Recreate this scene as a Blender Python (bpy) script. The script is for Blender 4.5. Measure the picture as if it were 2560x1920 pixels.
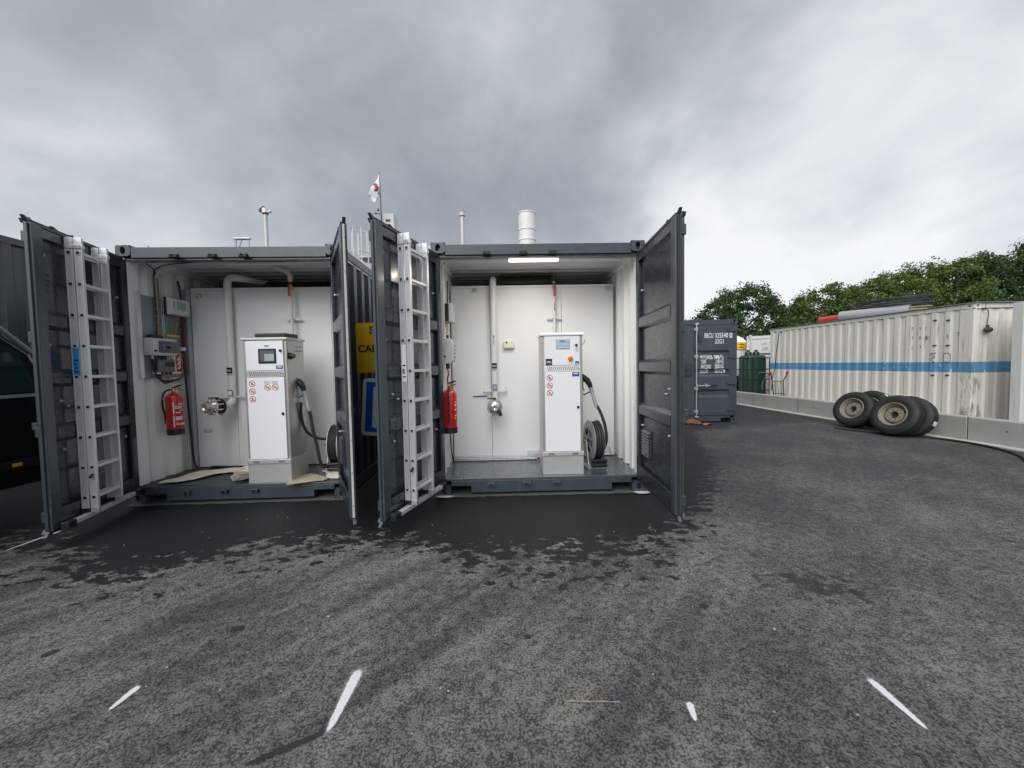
import bpy, math, random
from mathutils import Vector, Matrix
R = math.radians
random.seed(7)
for o in list(bpy.data.objects):
    bpy.data.objects.remove(o, do_unlink=True)
SC = bpy.context.scene
COL = SC.collection

# ------------------------------------------------------------------ camera
CAM_H = 1.488
cd = bpy.data.cameras.new('camera')
cd.sensor_fit = 'HORIZONTAL'; cd.sensor_width = 36.0
cd.lens = 36.0 * 963.3 / 2560.0
cd.clip_start = 0.05; cd.clip_end = 2000
cam = bpy.data.objects.new('camera', cd); COL.objects.link(cam)
cam.matrix_world = (Matrix.Translation((0, 0, CAM_H)) @ Matrix.Rotation(R(90 - 2.51), 4, 'X')
                    @ Matrix.Rotation(R(-1.039), 4, 'Z'))
SC.camera = cam

# ------------------------------------------------------------------ node helper
class NT:
    def __init__(s, tree):
        s.t = tree; s.n = tree.nodes; s.l = tree.links
    def node(s, typ, props=None, **ins):
        n = s.n.new(typ)
        for k, v in (props or {}).items(): setattr(n, k, v)
        for k, v in ins.items(): s.put(n, k, v)
        return n
    def put(s, n, k, v):
        key = k
        if k.startswith('i') and k[1:].isdigit(): key = int(k[1:])
        else: key = k.replace('_', ' ')
        sock = n.inputs[key]
        if isinstance(v, bpy.types.NodeSocket): s.l.new(v, sock)
        else: sock.default_value = v
    def m(s, op, a, b=0.0, c=0.0, clamp=False):
        n = s.n.new('ShaderNodeMath'); n.operation = op; n.use_clamp = clamp
        s.put(n, 'i0', a); s.put(n, 'i1', b)
        if len(n.inputs) > 2: s.put(n, 'i2', c)
        return n.outputs[0]
    def vm(s, op, a, b=(0, 0, 0)):
        n = s.n.new('ShaderNodeVectorMath'); n.operation = op
        s.put(n, 'i0', a); s.put(n, 'i1', b)
        return n.outputs[1] if op in ('DOT_PRODUCT', 'LENGTH', 'DISTANCE') else n.outputs[0]
    def mix(s, fac, a, b, blend='MIX'):
        n = s.n.new('ShaderNodeMix'); n.data_type = 'RGBA'; n.blend_type = blend
        s.put(n, 'i0', fac)
        for i, v in ((6, a), (7, b)):
            if isinstance(v, bpy.types.NodeSocket): s.l.new(v, n.inputs[i])
            else: n.inputs[i].default_value = (v[0], v[1], v[2], 1)
        return n.outputs[2]
    def noise(s, vec, scale, detail=3, rough=.5, dist=0.0):
        n = s.node('ShaderNodeTexNoise', None, Vector=vec, Scale=scale, Detail=detail, Roughness=rough, Distortion=dist)
        return n.outputs[0]
    def voro(s, vec, scale, feature='F1', out=0):
        n = s.node('ShaderNodeTexVoronoi', {'feature': feature}, Vector=vec, Scale=scale)
        return n.outputs[out]
    def mapping(s, vec, loc=(0, 0, 0), rot=(0, 0, 0), scale=(1, 1, 1)):
        n = s.node('ShaderNodeMapping', None, Vector=vec, Location=loc, Rotation=rot, Scale=scale)
        return n.outputs[0]
    def step(s, x, a, b):
        n = s.n.new('ShaderNodeMapRange'); n.interpolation_type = 'SMOOTHSTEP'
        s.put(n, 'i0', x); n.inputs[1].default_value = a; n.inputs[2].default_value = b
        n.inputs[3].default_value = 0; n.inputs[4].default_value = 1
        return n.outputs[0]
    def ramp(s, fac, pts):
        n = s.n.new('ShaderNodeValToRGB'); cr = n.color_ramp
        while len(cr.elements) < len(pts): cr.elements.new(.5)
        for e, (p, c) in zip(cr.elements, pts):
            e.position = p; e.color = (c[0], c[1], c[2], 1) if not isinstance(c, (int, float)) else (c, c, c, 1)
        s.put(n, 'i0', fac); return n.outputs[0]
    def xyz(s, v):
        n = s.n.new('ShaderNodeSeparateXYZ'); s.put(n, 'i0', v); return n.outputs
    def comb(s, x, y, z):
        n = s.n.new('ShaderNodeCombineXYZ'); s.put(n, 'i0', x); s.put(n, 'i1', y); s.put(n, 'i2', z); return n.outputs[0]

# ------------------------------------------------------------------ overcast sky
SUN_DIR = Vector((-0.42, -1.0, .98)).normalized()      # towards the sun behind the cloud
SUN_EL = math.asin(SUN_DIR.z); SUN_AZ = math.atan2(SUN_DIR.x, SUN_DIR.y)
wd = bpy.data.worlds.new('World'); SC.world = wd; wd.use_nodes = True
T = NT(wd.node_tree); T.n.clear()
sky = T.node('ShaderNodeTexSky', {'sky_type': 'NISHITA', 'sun_disc': False, 'sun_elevation': SUN_EL, 'sun_rotation': SUN_AZ})
tc = T.node('ShaderNodeTexCoord')
dv = T.vm('NORMALIZE', tc.outputs['Generated'])
dx, dy, dz = T.xyz(dv)[:3]
zz = T.m('ADD', T.m('MAXIMUM', dz, 0.0), .50)
flat = T.comb(T.m('DIVIDE', dx, zz), T.m('DIVIDE', dy, zz), 0.0)
warp = T.node('ShaderNodeTexNoise', None, Vector=flat, Scale=.8, Detail=3.0)
fw = T.vm('ADD', flat, T.vm('SCALE', T.vm('SUBTRACT', warp.outputs[1], (.5, .5, .5))))
fw.node.inputs[1].links[0].from_node.inputs[3].default_value = .75
big = T.noise(T.mapping(fw, loc=(3.1, 1.7, 0)), .9, 4, .55)
mid = T.noise(T.mapping(fw, loc=(-2.3, 5.2, 0), scale=(1, 1.15, 1)), 2.6, 5, .55)
fine = T.noise(T.mapping(fw, loc=(7.3, 0.4, 0)), 7.0, 5, .58)
val = T.m('ADD', .53, T.m('MULTIPLY', T.m('SUBTRACT', big, .5), .30))
val = T.m('ADD', val, T.m('MULTIPLY', T.m('SUBTRACT', mid, .5), .78))
val = T.m('ADD', val, T.m('MULTIPLY', T.m('SUBTRACT', fine, .5), .24))
# ragged cloud banks: the direction is stirred by noise so that no bank has a round edge
stir = T.node('ShaderNodeTexNoise', None, Vector=flat, Scale=2.6, Detail=4.0, Roughness=.52)
st2 = T.vm('SCALE', T.vm('SUBTRACT', stir.outputs[1], (.5, .5, .5))); st2.node.inputs[3].default_value = .42
dvw = T.vm('NORMALIZE', T.vm('ADD', dv, st2))
def bank(d, width, amt):
    """a broad cloud bank: lighter or darker air about one direction of the sky"""
    v = Vector(d).normalized()
    dt = T.vm('DOT_PRODUCT', dvw, tuple(v))
    return T.m('MULTIPLY', T.step(dt, math.cos(R(width)), math.cos(R(width * .35))), amt)
for b in (((-.79, 1, .50), 40, -.16), ((.02, 1, .52), 27, -.16), ((.76, 1, .93), 23, -.44), ((1.05, 1, .38), 15, -.14), ((1.5, 1, .46), 14, -.12),
          ((.72, 1, .50), 25, .36), ((-1.18, 1, .34), 17, .22), ((-.10, 1, .95), 22, .07), ((1.35, 1, .70), 26, .12), ((1.3, 1, .2), 42, .17), ((-1.0, 1, 1.0), 20, .05)):
    val = T.m('ADD', val, bank(*b))
hor = T.m('SUBTRACT', 1.0, T.step(dz, 0.0, .45))
val = T.m('ADD', val, T.m('MULTIPLY', hor, .10))
ccol = T.ramp(val, [(.08, (.225, .245, .270)), (.33, (.315, .340, .370)), (.54, (.430, .457, .490)), (.76, (.60, .625, .655)), (1.0, (.74, .76, .78))])
skyc = T.mix(.06, ccol, T.vm('SCALE', sky.outputs[0]))
skyc.node.inputs[7].links[0].from_node.inputs[3].default_value = .1
lp = T.node('ShaderNodeBackground', None, Color=skyc, Strength=.64)
wd.cycles.sampling_method = 'MANUAL'; wd.cycles.sample_map_resolution = 256
ow = T.node('ShaderNodeOutputWorld'); T.l.new(lp.outputs[0], ow.inputs[0])

sl = bpy.data.lights.new('sun', 'SUN'); sl.energy = 1.5; sl.angle = R(60); sl.color = (1.0, .995, .985)
so = bpy.data.objects.new('sun', sl); COL.objects.link(so)
so.rotation_euler = SUN_DIR.to_track_quat('Z', 'Y').to_euler()
cy = SC.cycles
cy.max_bounces = 7; cy.diffuse_bounces = 4; cy.glossy_bounces = 3; cy.transmission_bounces = 3; cy.transparent_max_bounces = 6
vs = SC.view_settings
vs.view_transform = 'Standard'; vs.look = 'None'; vs.gamma = 1; vs.exposure = 1.0; vs.use_curve_mapping = False

# ------------------------------------------------------------------ mesh builder
class MB:
    def __init__(s): s.v = []; s.f = []
    def add(s, vs_, fs):
        k = len(s.v); s.v += [tuple(v) for v in vs_]; s.f += [tuple(i + k for i in f) for f in fs]; return s
    def box(s, x0, x1, y0, y1, z0, z1, M=None):
        vs_ = [Vector((x, y, z)) for z in (z0, z1) for y in (y0, y1) for x in (x0, x1)]
        if M is not None: vs_ = [M @ v for v in vs_]
        return s.add(vs_, [(0, 2, 3, 1), (4, 5, 7, 6), (0, 1, 5, 4), (2, 6, 7, 3), (0, 4, 6, 2), (1, 3, 7, 5)])
    def cyl(s, p0, p1, r, n=16, r1=None, cap=True):
        p0 = Vector(p0); p1 = Vector(p1); r1 = r if r1 is None else r1
        q = (p1 - p0).normalized().to_track_quat('Z', 'Y')
        vs_ = []
        for p, rr in ((p0, r), (p1, r1)):
            for i in range(n):
                a = 2 * math.pi * i / n
                vs_.append(p + q @ Vector((rr * math.cos(a), rr * math.sin(a), 0)))
        fs = [(i, (i + 1) % n, n + (i + 1) % n, n + i) for i in range(n)]
        if cap: fs += [tuple(range(n - 1, -1, -1)), tuple(range(n, 2 * n))]
        return s.add(vs_, fs)
    def lathe(s, prof, org=(0, 0, 0), axis=(0, 0, 1), n=24, close=True):
        q = Vector(axis).normalized().to_track_quat('Z', 'Y'); org = Vector(org); vs_ = []
        for r, t in prof:
            for i in range(n):
                a = 2 * math.pi * i / n
                vs_.append(org + q @ Vector((r * math.cos(a), r * math.sin(a), t)))
        fs = []
        for k in range(len(prof) - 1):
            for i in range(n):
                j = (i + 1) % n
                fs.append((k * n + i, k * n + j, (k + 1) * n + j, (k + 1) * n + i))
        if close:
            fs.append(tuple(range(n - 1, -1, -1))); m = (len(prof) - 1) * n; fs.append(tuple(range(m, m + n)))
        return s.add(vs_, fs)
    def tube(s, pts, r, n=8, closed=False):
        P = [Vector(p) for p in pts]; N = len(P); rad = r if isinstance(r, (list, tuple)) else [r] * N
        vs_ = []; up = None
        for i in range(N):
            if closed: t = P[(i + 1) % N] - P[i - 1]
            else: t = P[min(i + 1, N - 1)] - P[max(i - 1, 0)]
            t.normalize()
            if up is None:
                up = Vector((0, 0, 1)) if abs(t.z) < .9 else Vector((1, 0, 0))
            a = t.cross(up)
            if a.length < 1e-4: a = t.orthogonal()
            a.normalize(); up = a.cross(t).normalized()
            for k in range(n):
                w = 2 * math.pi * k / n
                vs_.append(P[i] + (a * math.cos(w) + up * math.sin(w)) * rad[i])
        fs = []
        for i in range(N if closed else N - 1):
            j = (i + 1) % N
            for k in range(n):
                l = (k + 1) % n
                fs.append((i * n + k, i * n + l, j * n + l, j * n + k))
        if not closed: fs += [tuple(range(n - 1, -1, -1)), tuple(range((N - 1) * n, N * n))]
        return s.add(vs_, fs)
    def prism(s, poly, a, b, ax='y'):
        """2-D polygon given in the plane across ax, extruded along ax from a to b"""
        def P(u, v, w): return {'y': (u, w, v), 'x': (w, u, v), 'z': (u, v, w)}[ax]
        n = len(poly)
        vs_ = [P(u, v, a) for u, v in poly] + [P(u, v, b) for u, v in poly]
        fs = [(i, (i + 1) % n, n + (i + 1) % n, n + i) for i in range(n)]
        fs += [tuple(range(n - 1, -1, -1)), tuple(range(n, 2 * n))]
        return s.add(vs_, fs)
    def sheet(s, rows):
        """rows of points -> quad sheet"""
        n = len(rows[0]); vs_ = [p for r in rows for p in r]
        return s.add(vs_, [(i * n + j, i * n + j + 1, (i + 1) * n + j + 1, (i + 1) * n + j) for i in range(len(rows) - 1) for j in range(n - 1)])
    def sphere(s, c, r, n=12, sq=(1, 1, 1)):
        c = Vector(c); m = n // 2; rows = []
        for i in range(m + 1):
            th = math.pi * i / m
            rows.append([(c.x + sq[0] * r * math.sin(th) * math.cos(2 * math.pi * j / n), c.y + sq[1] * r * math.sin(th) * math.sin(2 * math.pi * j / n),
                          c.z + sq[2] * r * math.cos(th)) for j in range(n + 1)])
        return s.sheet(rows)
    def xf(s, M):
        s.v = [tuple(M @ Vector(v)) for v in s.v]; return s
    def build(s, name, mat, parent=None, smooth=False, bevel=0, fix=True):
        me = bpy.data.meshes.new(name); me.from_pydata(s.v, [], s.f); me.update()
        if fix:
            import bmesh
            bm = bmesh.new(); bm.from_mesh(me); bmesh.ops.remove_doubles(bm, verts=bm.verts, dist=1e-5)
            bmesh.ops.recalc_face_normals(bm, faces=bm.faces); bm.to_mesh(me); bm.free()
        me.materials.append(MATS[mat] if isinstance(mat, str) else mat)
        if smooth:
            me.polygons.foreach_set('use_smooth', [True] * len(me.polygons))
            try: me.set_sharp_from_angle(angle=R(40))
            except Exception: pass
        o = bpy.data.objects.new(name, me); COL.objects.link(o)
        if parent is not None: o.parent = parent
        if bevel:
            b = o.modifiers.new('bevel', 'BEVEL'); b.width = bevel; b.segments = 2; b.limit_method = 'ANGLE'; b.angle_limit = R(35)
        return o

def tag(o, label, cat, group=None):
    o['label'] = label; o['category'] = cat
    if group: o['group'] = group
    return o
def struct(o): o['kind'] = 'structure'; return o
def thing(name, label, cat, loc=(0, 0, 0), rotz=0.0, group=None):
    o = bpy.data.objects.new(name, None); COL.objects.link(o); o.empty_display_size = .1
    o.location = loc; o.rotation_euler = (0, 0, rotz)
    return tag(o, label, cat, group)
def text(s, size, mat, parent, loc, rot=(R(90), 0, 0), align='LEFT', sx=1.0, bold=0.0, name='lettering', ext=.0006, conform=None):
    cu = bpy.data.curves.new('t', 'FONT'); cu.body = s; cu.size = size; cu.align_x = align; cu.extrude = ext; cu.offset = bold
    cu.resolution_u = 3
    to = bpy.data.objects.new('t', cu); COL.objects.link(to)
    dg = bpy.context.evaluated_depsgraph_get(); dg.update()
    me = bpy.data.meshes.new_from_object(to.evaluated_get(dg)); bpy.data.objects.remove(to); bpy.data.curves.remove(cu)
    me.materials.clear(); me.materials.append(MATS[mat])
    if conform:
        for v in me.vertices: v.co.z -= conform(loc[2] + v.co.y)
    o = bpy.data.objects.new(name, me); COL.objects.link(o); o.parent = parent
    o.location = loc; o.rotation_euler = rot; o.scale = (sx, 1, 1)
    return o
def clone(root):
    r = root.copy(); COL.objects.link(r)
    for ch in list(root.children):
        c = ch.copy(); COL.objects.link(c); c.parent = r
        for g in list(ch.children):
            d = g.copy(); COL.objects.link(d); d.parent = c
    return r

# ------------------------------------------------------------------ materials
MATS = {}
def new(name):
    m = bpy.data.materials.new(name); m.use_nodes = True; MATS[name] = m
    t = NT(m.node_tree); p = t.n['Principled BSDF']
    return t, p
def obj_co(t): return t.node('ShaderNodeTexCoord').outputs['Object']
def bump(t, p, h, strength, dist=.01):
    b = t.node('ShaderNodeBump', None, Height=h, Strength=strength, Distance=dist); t.l.new(b.outputs[0], p.inputs['Normal'])
def pm(name, col, rough=.5, metal=0.0, var=.12, vs_=3.0, bmp=0.0, bs=120.0, dirt=None, streak=0.0, coat=0.0, brush=None, rvar=.12, chips=None):
    """painted / plastic / metal surface with tone variation, wear and fine relief"""
    t, p = new(name); co = obj_co(t)
    n1 = t.noise(co, vs_, 5, .6)
    k = t.m('ADD', 1 - var, t.m('MULTIPLY', n1, 2 * var))
    c = t.vm('SCALE', tuple(col)); c.node.inputs[3].default_value = 1; t.l.new(k, c.node.inputs[3])
    if dirt:
        dn = t.noise(t.mapping(co, scale=(9, 9, .8 if streak else 9)), 1.0, 5, .65)
        dm = t.m('MULTIPLY', t.step(dn, .52, .78), dirt[1]); c = t.mix(dm, c, dirt[0])
    if chips:
        cn = t.m('ADD', t.noise(co, 34, 4, .7), t.m('MULTIPLY', t.noise(co, 3.0, 3, .6), .35))
        c = t.mix(t.m('MULTIPLY', t.step(cn, .835, .87), .8), c, chips)
        sc_ = t.noise(t.mapping(t.mapping(co, rot=(.4, .7, .3)), scale=(2, 60, 60)), 1.0, 3, .6)
        c = t.mix(t.m('MULTIPLY', t.step(sc_, .70, .76), .35), c, (.17, .18, .19))
    t.l.new(c, p.inputs['Base Color'])
    rn = t.noise(co, vs_ * 4, 4, .6)
    t.l.new(t.m('ADD', rough - rvar, t.m('MULTIPLY', rn, 2 * rvar), clamp=True), p.inputs['Roughness'])
    p.inputs['Metallic'].default_value = metal
    if coat: p.inputs['Coat Weight'].default_value = coat; p.inputs['Coat Roughness'].default_value = .15
    if brush:
        bump(t, p, t.noise(t.mapping(co, scale=brush), 1.0, 2, .5), .12, .002)
    elif bmp: bump(t, p, t.noise(co, bs, 3, .6), bmp, .004)
    return MATS[name]
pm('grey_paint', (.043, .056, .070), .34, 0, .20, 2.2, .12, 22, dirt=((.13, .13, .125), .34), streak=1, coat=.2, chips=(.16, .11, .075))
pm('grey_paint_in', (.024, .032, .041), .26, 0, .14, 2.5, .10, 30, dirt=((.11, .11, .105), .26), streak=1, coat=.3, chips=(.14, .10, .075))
pm('grey_floor', (.062, .072, .080), .28, 0, .2, 3.0, .08, 60, dirt=((.16, .15, .14), .4), coat=.3)
pm('white_lining', (.79, .795, .785), .42, 0, .03, 2.0, .06, 40, dirt=((.55, .53, .48), .16), streak=1)
pm('white_panel', (.82, .825, .82), .36, 0, .02, 1.6, .03, 30)
pm('pipe_white', (.70, .71, .69), .38, 0, .04, 4)
pm('cabinet_white', (.80, .81, .83), .3, 0, .008, 2, coat=.15, rvar=.02)
pm('stainless', (.52, .505, .48), .36, .75, .06, 3, brush=(3, 3, 260))
pm('stainless_h', (.58, .575, .56), .36, .5, .08, 2, brush=(4, 4, 300))
pm('aluminium', (.72, .73, .75), .36, .45, .07, 5, brush=(300, 300, 5))
pm('aluminium_rung', (.74, .73, .70), .42, .35, .07, 5, brush=(6, 300, 300))
pm('galvanised', (.46, .49, .51), .42, .6, .14, 14, .05, 90)
pm('chrome', (.62, .62, .61), .27, .9, .08, 14)
pm('board_steel', (.27, .31, .33), .4, .35, .06, 3)
pm('brass', (.62, .43, .18), .35, 1, .08, 10)
pm('dark_metal', (.018, .020, .023), .4, .3, .2, 8)
pm('rubber', (.018, .018, .019), .62, 0, .25, 6, .15, 90)
pm('gasket', (.55, .55, .50), .55, 0, .12, 6, dirt=((.2, .19, .17), .5))
pm('black_plastic', (.016, .017, .019), .4, 0, .15, 9)
pm('grey_plastic', (.14, .15, .16), .45, 0, .06, 6)
pm('light_plastic', (.62, .63, .61), .42, 0, .03, 5)
pm('smoke_glass', (.09, .10, .115), .12, 0, .05, 3, coat=.5)
pm('lcd', (.36, .42, .43), .2, 0, .05, 3)
pm('red_paint', (.55, .018, .014), .28, 0, .05, 4, coat=.4)
pm('red_plastic', (.50, .03, .025), .38, 0, .06, 5)
pm('red_print', (.50, .035, .04), .5, 0, .04, 5)
pm('sign_red', (.42, .015, .02), .5, 0, .05, 5)
pm('cream_print', (.80, .76, .62), .55, 0, .03, 5)
pm('white_print', (.80, .80, .80), .5, 0, .05, 9)
pm('worn_print', (.80, .81, .81), .55, 0, .15, 26)
pm('black_print', (.012, .012, .014), .5, 0, .1, 8)
pm('faded_print', (.13, .12, .11), .6, 0, .4, 30)
pm('blue_print', (.035, .075, .27), .45, 0, .05, 5)
pm('sign_blue', (.015, .11, .62), .4, 0, .04, 5)
pm('sticker_blue', (.02, .24, .66), .45, 0, .05, 5)
pm('sign_white', (.80, .81, .81), .42, 0, .04, 60)
pm('sign_yellow', (.80, .46, .015), .42, 0, .05, 4)
pm('yellow_plastic', (.75, .45, .03), .4, 0, .05, 5)
pm('orange_plastic', (.75, .16, .02), .3, 0, .05, 5)
pm('cardboard', (.66, .60, .49), .8, 0, .22, 7, .3, 60, dirt=((.36, .24, .13), .8))
pm('plywood', (.40, .33, .25), .8, 0, .25, 4, .2, 50, dirt=((.2, .16, .12), .5))
pm('mat_grey', (.062, .062, .064), .85, 0, .2, 4, .4, 160, dirt=((.12, .11, .10), .3))
pm('green_van', (.006, .012, .010), .22, .2, .1, 2, coat=.6)
pm('van_glass', (.008, .026, .020), .05, 0, .05, 2, coat=.8)
pm('rim_paint', (.24, .215, .165), .55, .15, .22, 9, .15, 60, dirt=((.13, .075, .04), .8))
pm('tyre', (.012, .012, .013), .66, 0, .3, 5, .2, 70, dirt=((.045, .042, .04), .35))
pm('tank_green', (.010, .045, .026), .42, 0, .15, 3)
pm('rust', (.22, .085, .03), .8, 0, .35, 12, .3, 70)
pm('pvc_red', (.52, .055, .045), .45, 0, .1, 4)
pm('pvc_grey', (.33, .34, .36), .45, 0, .08, 3)
pm('hose_old', (.035, .035, .034), .6, 0, .3, 4)
pm('hose_tan', (.30, .24, .16), .65, 0, .2, 4)
pm('white_duct', (.78, .78, .74), .45, 0, .04, 3, dirt=((.42, .40, .36), .5))
pm('old_pipe', (.60, .60, .57), .5, .2, .12, 12, dirt=((.22, .2, .18), .8))
pm('flag_cloth', (.74, .74, .80), .7, 0, .04, 4)
pm('net_orange', (.22, .11, .045), .8, 0, .35, 9)
pm('net_red', (.50, .11, .06), .75, 0, .2, 9)
pm('wire_green', (.03, .25, .08), .5); pm('wire_red', (.42, .03, .02), .5); pm('wire_brown', (.30, .16, .06), .5)
pm('copper_tape', (.34, .24, .15), .4, .4)
pm('cable_blue', (.18, .42, .62), .5)
t, p = new('screen_art'); co = obj_co(t)
w = t.node('ShaderNodeTexWave', {'wave_type': 'RINGS'}, Vector=t.mapping(co, loc=(.05, 0, .05), scale=(1, 1, 1.8)), Scale=11.0, Distortion=3.0, Detail=2.0)
t.l.new(t.ramp(w.outputs[0], [(.2, (.10, .17, .33)), (.45, (.33, .52, .68)), (.8, (.72, .82, .88))]), p.inputs['Base Color']); p.inputs['Roughness'].default_value = .15
t, p = new('lamp_lens'); p.inputs['Base Color'].default_value = (.9, .88, .84, 1)
p.inputs['Emission Color'].default_value = (1, .86, .66, 1); p.inputs['Emission Strength'].default_value = 2.0
t, p = new('lamp_off'); p.inputs['Base Color'].default_value = (.62, .62, .60, 1); p.inputs['Roughness'].default_value = .35

# asphalt: dry dusty face with open aggregate, roller streaks, rain-wet area before the containers
t, p = new('asphalt'); co = obj_co(t)
x, y, z = t.xyz(co)[:3]
agg = t.voro(co, 100.0); gr = t.noise(co, 92, 5, .78); clump = t.noise(co, 17, 4, .7)
patch = t.noise(co, .9, 5, .66)
stk = t.noise(t.mapping(t.mapping(co, rot=(0, 0, R(39))), scale=(4.2, .45, 1)), 1.0, 4, .58)
leftw = t.m('SUBTRACT', 1.0, t.m('MULTIPLY', t.step(x, .2, 2.2), .75))
dust = t.m('ADD', t.m('MULTIPLY', t.m('SUBTRACT', patch, .5), 1.5), t.m('MULTIPLY', t.m('SUBTRACT', stk, .5), t.m('MULTIPLY', leftw, 1.95)))
dust = t.m('ADD', dust, t.m('MULTIPLY', t.m('SUBTRACT', clump, .5), .8))
dust = t.m('SUBTRACT', dust, t.m('MULTIPLY', t.m('MULTIPLY', t.step(y, 3.0, 6.0), t.step(x, 1.0, 3.0)), .30))
dm = t.step(dust, -.48, .52)
pore = t.step(t.m('ADD', t.m('ADD', t.m('MULTIPLY', agg, .42), t.m('MULTIPLY', gr, 1.0)), t.m('MULTIPLY', t.m('SUBTRACT', clump, .5), -.40)), .60, .86)
dry = t.mix(dm, (.092, .092, .093), (.250, .244, .226))
warm = t.step(t.noise(t.mapping(co, loc=(2, 8, 0)), .7, 3, .5), .48, .72)
dry = t.mix(t.m('MULTIPLY', warm, .38), dry, t.mix(dm, (.096, .090, .078), (.252, .230, .188)))
dry = t.mix(t.m('MULTIPLY', pore, t.m('SUBTRACT', .90, t.m('MULTIPLY', dm, .20))), dry, (.020, .020, .021))
spk = t.m('MULTIPLY', t.step(t.m('SUBTRACT', 1.0, t.voro(t.mapping(co, loc=(5, 2, 0)), 5.0)), .962, .985), .85)
dry = t.mix(spk, dry, (.48, .47, .43))
bx = t.node('ShaderNodeFloatCurve', None, Value=t.m('DIVIDE', t.m('ADD', x, 6.0), 16.0))
cv = bx.mapping.curves[0]
bp = [(-6, 3.25), (-4.4, 3.25), (-3.7, 3.02), (-2.9, 2.72), (-2.4, 2.94), (-1.9, 3.15), (-1.4, 3.28), (-.9, 3.18), (-.4, 2.98), (.15, 2.86), (.7, 2.98),
      (1.2, 3.06), (1.55, 3.4), (1.9, 3.85), (2.5, 4.7), (3.2, 6.0), (4.2, 8.2), (10, 9.5)]
pts = [((a + 6) / 16, b / 10) for a, b in bp]
cv.points[0].location = pts[0]; cv.points[1].location = pts[-1]
for q in pts[1:-1]: cv.points.new(*q)
bx.mapping.update()
edge = t.m('MULTIPLY', bx.outputs[0], 10.0)
wn = t.noise(t.mapping(co, scale=(1.0, 1.5, 1)), 7.0, 7, .68); wn2 = t.noise(t.mapping(co, loc=(2, 2, 0), scale=(1, 1.4, 1)), 1.3, 4, .6)
dist = t.m('ADD', t.m('SUBTRACT', y, edge), t.m('ADD', t.m('MULTIPLY', t.m('SUBTRACT', wn, .5), 3.4), t.m('MULTIPLY', t.m('SUBTRACT', wn2, .5), 1.2)))
deep = t.step(t.m('SUBTRACT', y, edge), .35, 1.0)
dist = t.m('ADD', dist, t.m('MULTIPLY', deep, .6))
farfade = t.step(x, 1.5, 4.5)
dist = t.m('SUBTRACT', dist, t.m('MULTIPLY', farfade, .25))
wet = t.step(dist, -.05, .055)
stain = t.m('SUBTRACT', .30, t.vm('LENGTH', t.vm('MULTIPLY', t.vm('SUBTRACT', co, (2.0, 2.52, 0)), (1.0, 1.6, 0))))
stain = t.step(t.m('ADD', stain, t.m('MULTIPLY', t.m('SUBTRACT', wn, .5), 2.0)), .10, .16)
wet = t.m('MAXIMUM', t.m('MULTIPLY', wet, t.m('SUBTRACT', 1.0, t.m('MULTIPLY', farfade, .40))), t.m('MULTIPLY', stain, .75))
wetc = t.mix(t.m('MULTIPLY', pore, .6), (.0155, .0155, .0168), (.009, .009, .010))
fc = t.mix(wet, dry, wetc)
t.l.new(fc, p.inputs['Base Color'])
t.l.new(t.mix(wet, (.92, .92, .92), (.58, .58, .58)), p.inputs['Roughness'])
p.inputs['Specular IOR Level'].default_value = .25
bump(t, p, t.m('MULTIPLY', t.m('SUBTRACT', gr, t.m('MULTIPLY', agg, .5)), t.m('SUBTRACT', 1.0, t.m('MULTIPLY', wet, .45))), .8, .010)

t, p = new('concrete'); co = obj_co(t)
c1 = t.noise(co, 1.4, 6, .65); c2 = t.noise(co, 9, 5, .6); c3 = t.noise(t.mapping(co, scale=(14, 14, .9)), 1.0, 4, .6)
c = t.mix(c1, (.30, .30, .275), (.44, .435, .405)); c = t.mix(t.m('MULTIPLY', t.step(c3, .52, .8), .45), c, (.26, .25, .20))
c = t.mix(t.m('MULTIPLY', t.step(c2, .6, .8), .3), c, (.22, .22, .205))
pits = t.step(t.voro(co, 14.0), .10, .05); c = t.mix(t.m('MULTIPLY', pits, .5), c, (.14, .14, .13))
t.l.new(c, p.inputs['Base Color']); p.inputs['Roughness'].default_value = .85
bump(t, p, t.m('ADD', c2, t.m('MULTIPLY', pits, -1.0)), .25, .01)
pm('kerb_pale', (.46, .45, .41), .85, 0, .2, 3, .3, 50, dirt=((.2, .19, .17), .5))
pm('pad_concrete', (.085, .083, .078), .85, 0, .25, 5, .5, 60, dirt=((.07, .07, .065), .6))
pm('gravel_ground', (.30, .285, .255), .9, 0, .25, 4, .6, 30)
pm('rusty_dark', (.06, .05, .045), .8, 0, .3, 10)

# old white container paint: stripe, rust runs, moss at the corner
t, p = new('old_white'); co = obj_co(t); x, y, z = t.xyz(co)[:3]
v1 = t.noise(co, 1.2, 5, .6); base = t.mix(v1, (.64, .615, .55), (.75, .725, .655))
run = t.noise(t.mapping(co, scale=(13, 13, .55)), 1.0, 6, .68); run2 = t.noise(t.mapping(co, loc=(3, 7, 1), scale=(22, 22, .9)), 1.0, 5, .7)
base = t.mix(t.m('MULTIPLY', t.step(run, .52, .78), .42), base, (.42, .40, .35))
top = t.step(z, .6, 2.6)
base = t.mix(t.m('MULTIPLY', t.step(run2, .53, .70), t.m('ADD', .18, t.m('MULTIPLY', top, .75))), base, (.20, .15, .10))
spots = t.step(t.noise(t.mapping(co, loc=(1, 2, 3), scale=(1, 1, .5)), 9, 4, .7), .70, .76)
base = t.mix(t.m('MULTIPLY', spots, .7), base, (.19, .085, .04))
chip = t.noise(co, 10, 5, .65)
inb = t.m('MULTIPLY', t.step(t.m('ADD', z, t.m('MULTIPLY', t.m('SUBTRACT', chip, .5), .03)), 1.148, 1.156), t.m('SUBTRACT', 1.0, t.step(t.m('ADD', z, t.m('MULTIPLY', t.m('SUBTRACT', chip, .5), .03)), 1.371, 1.379)))
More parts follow.
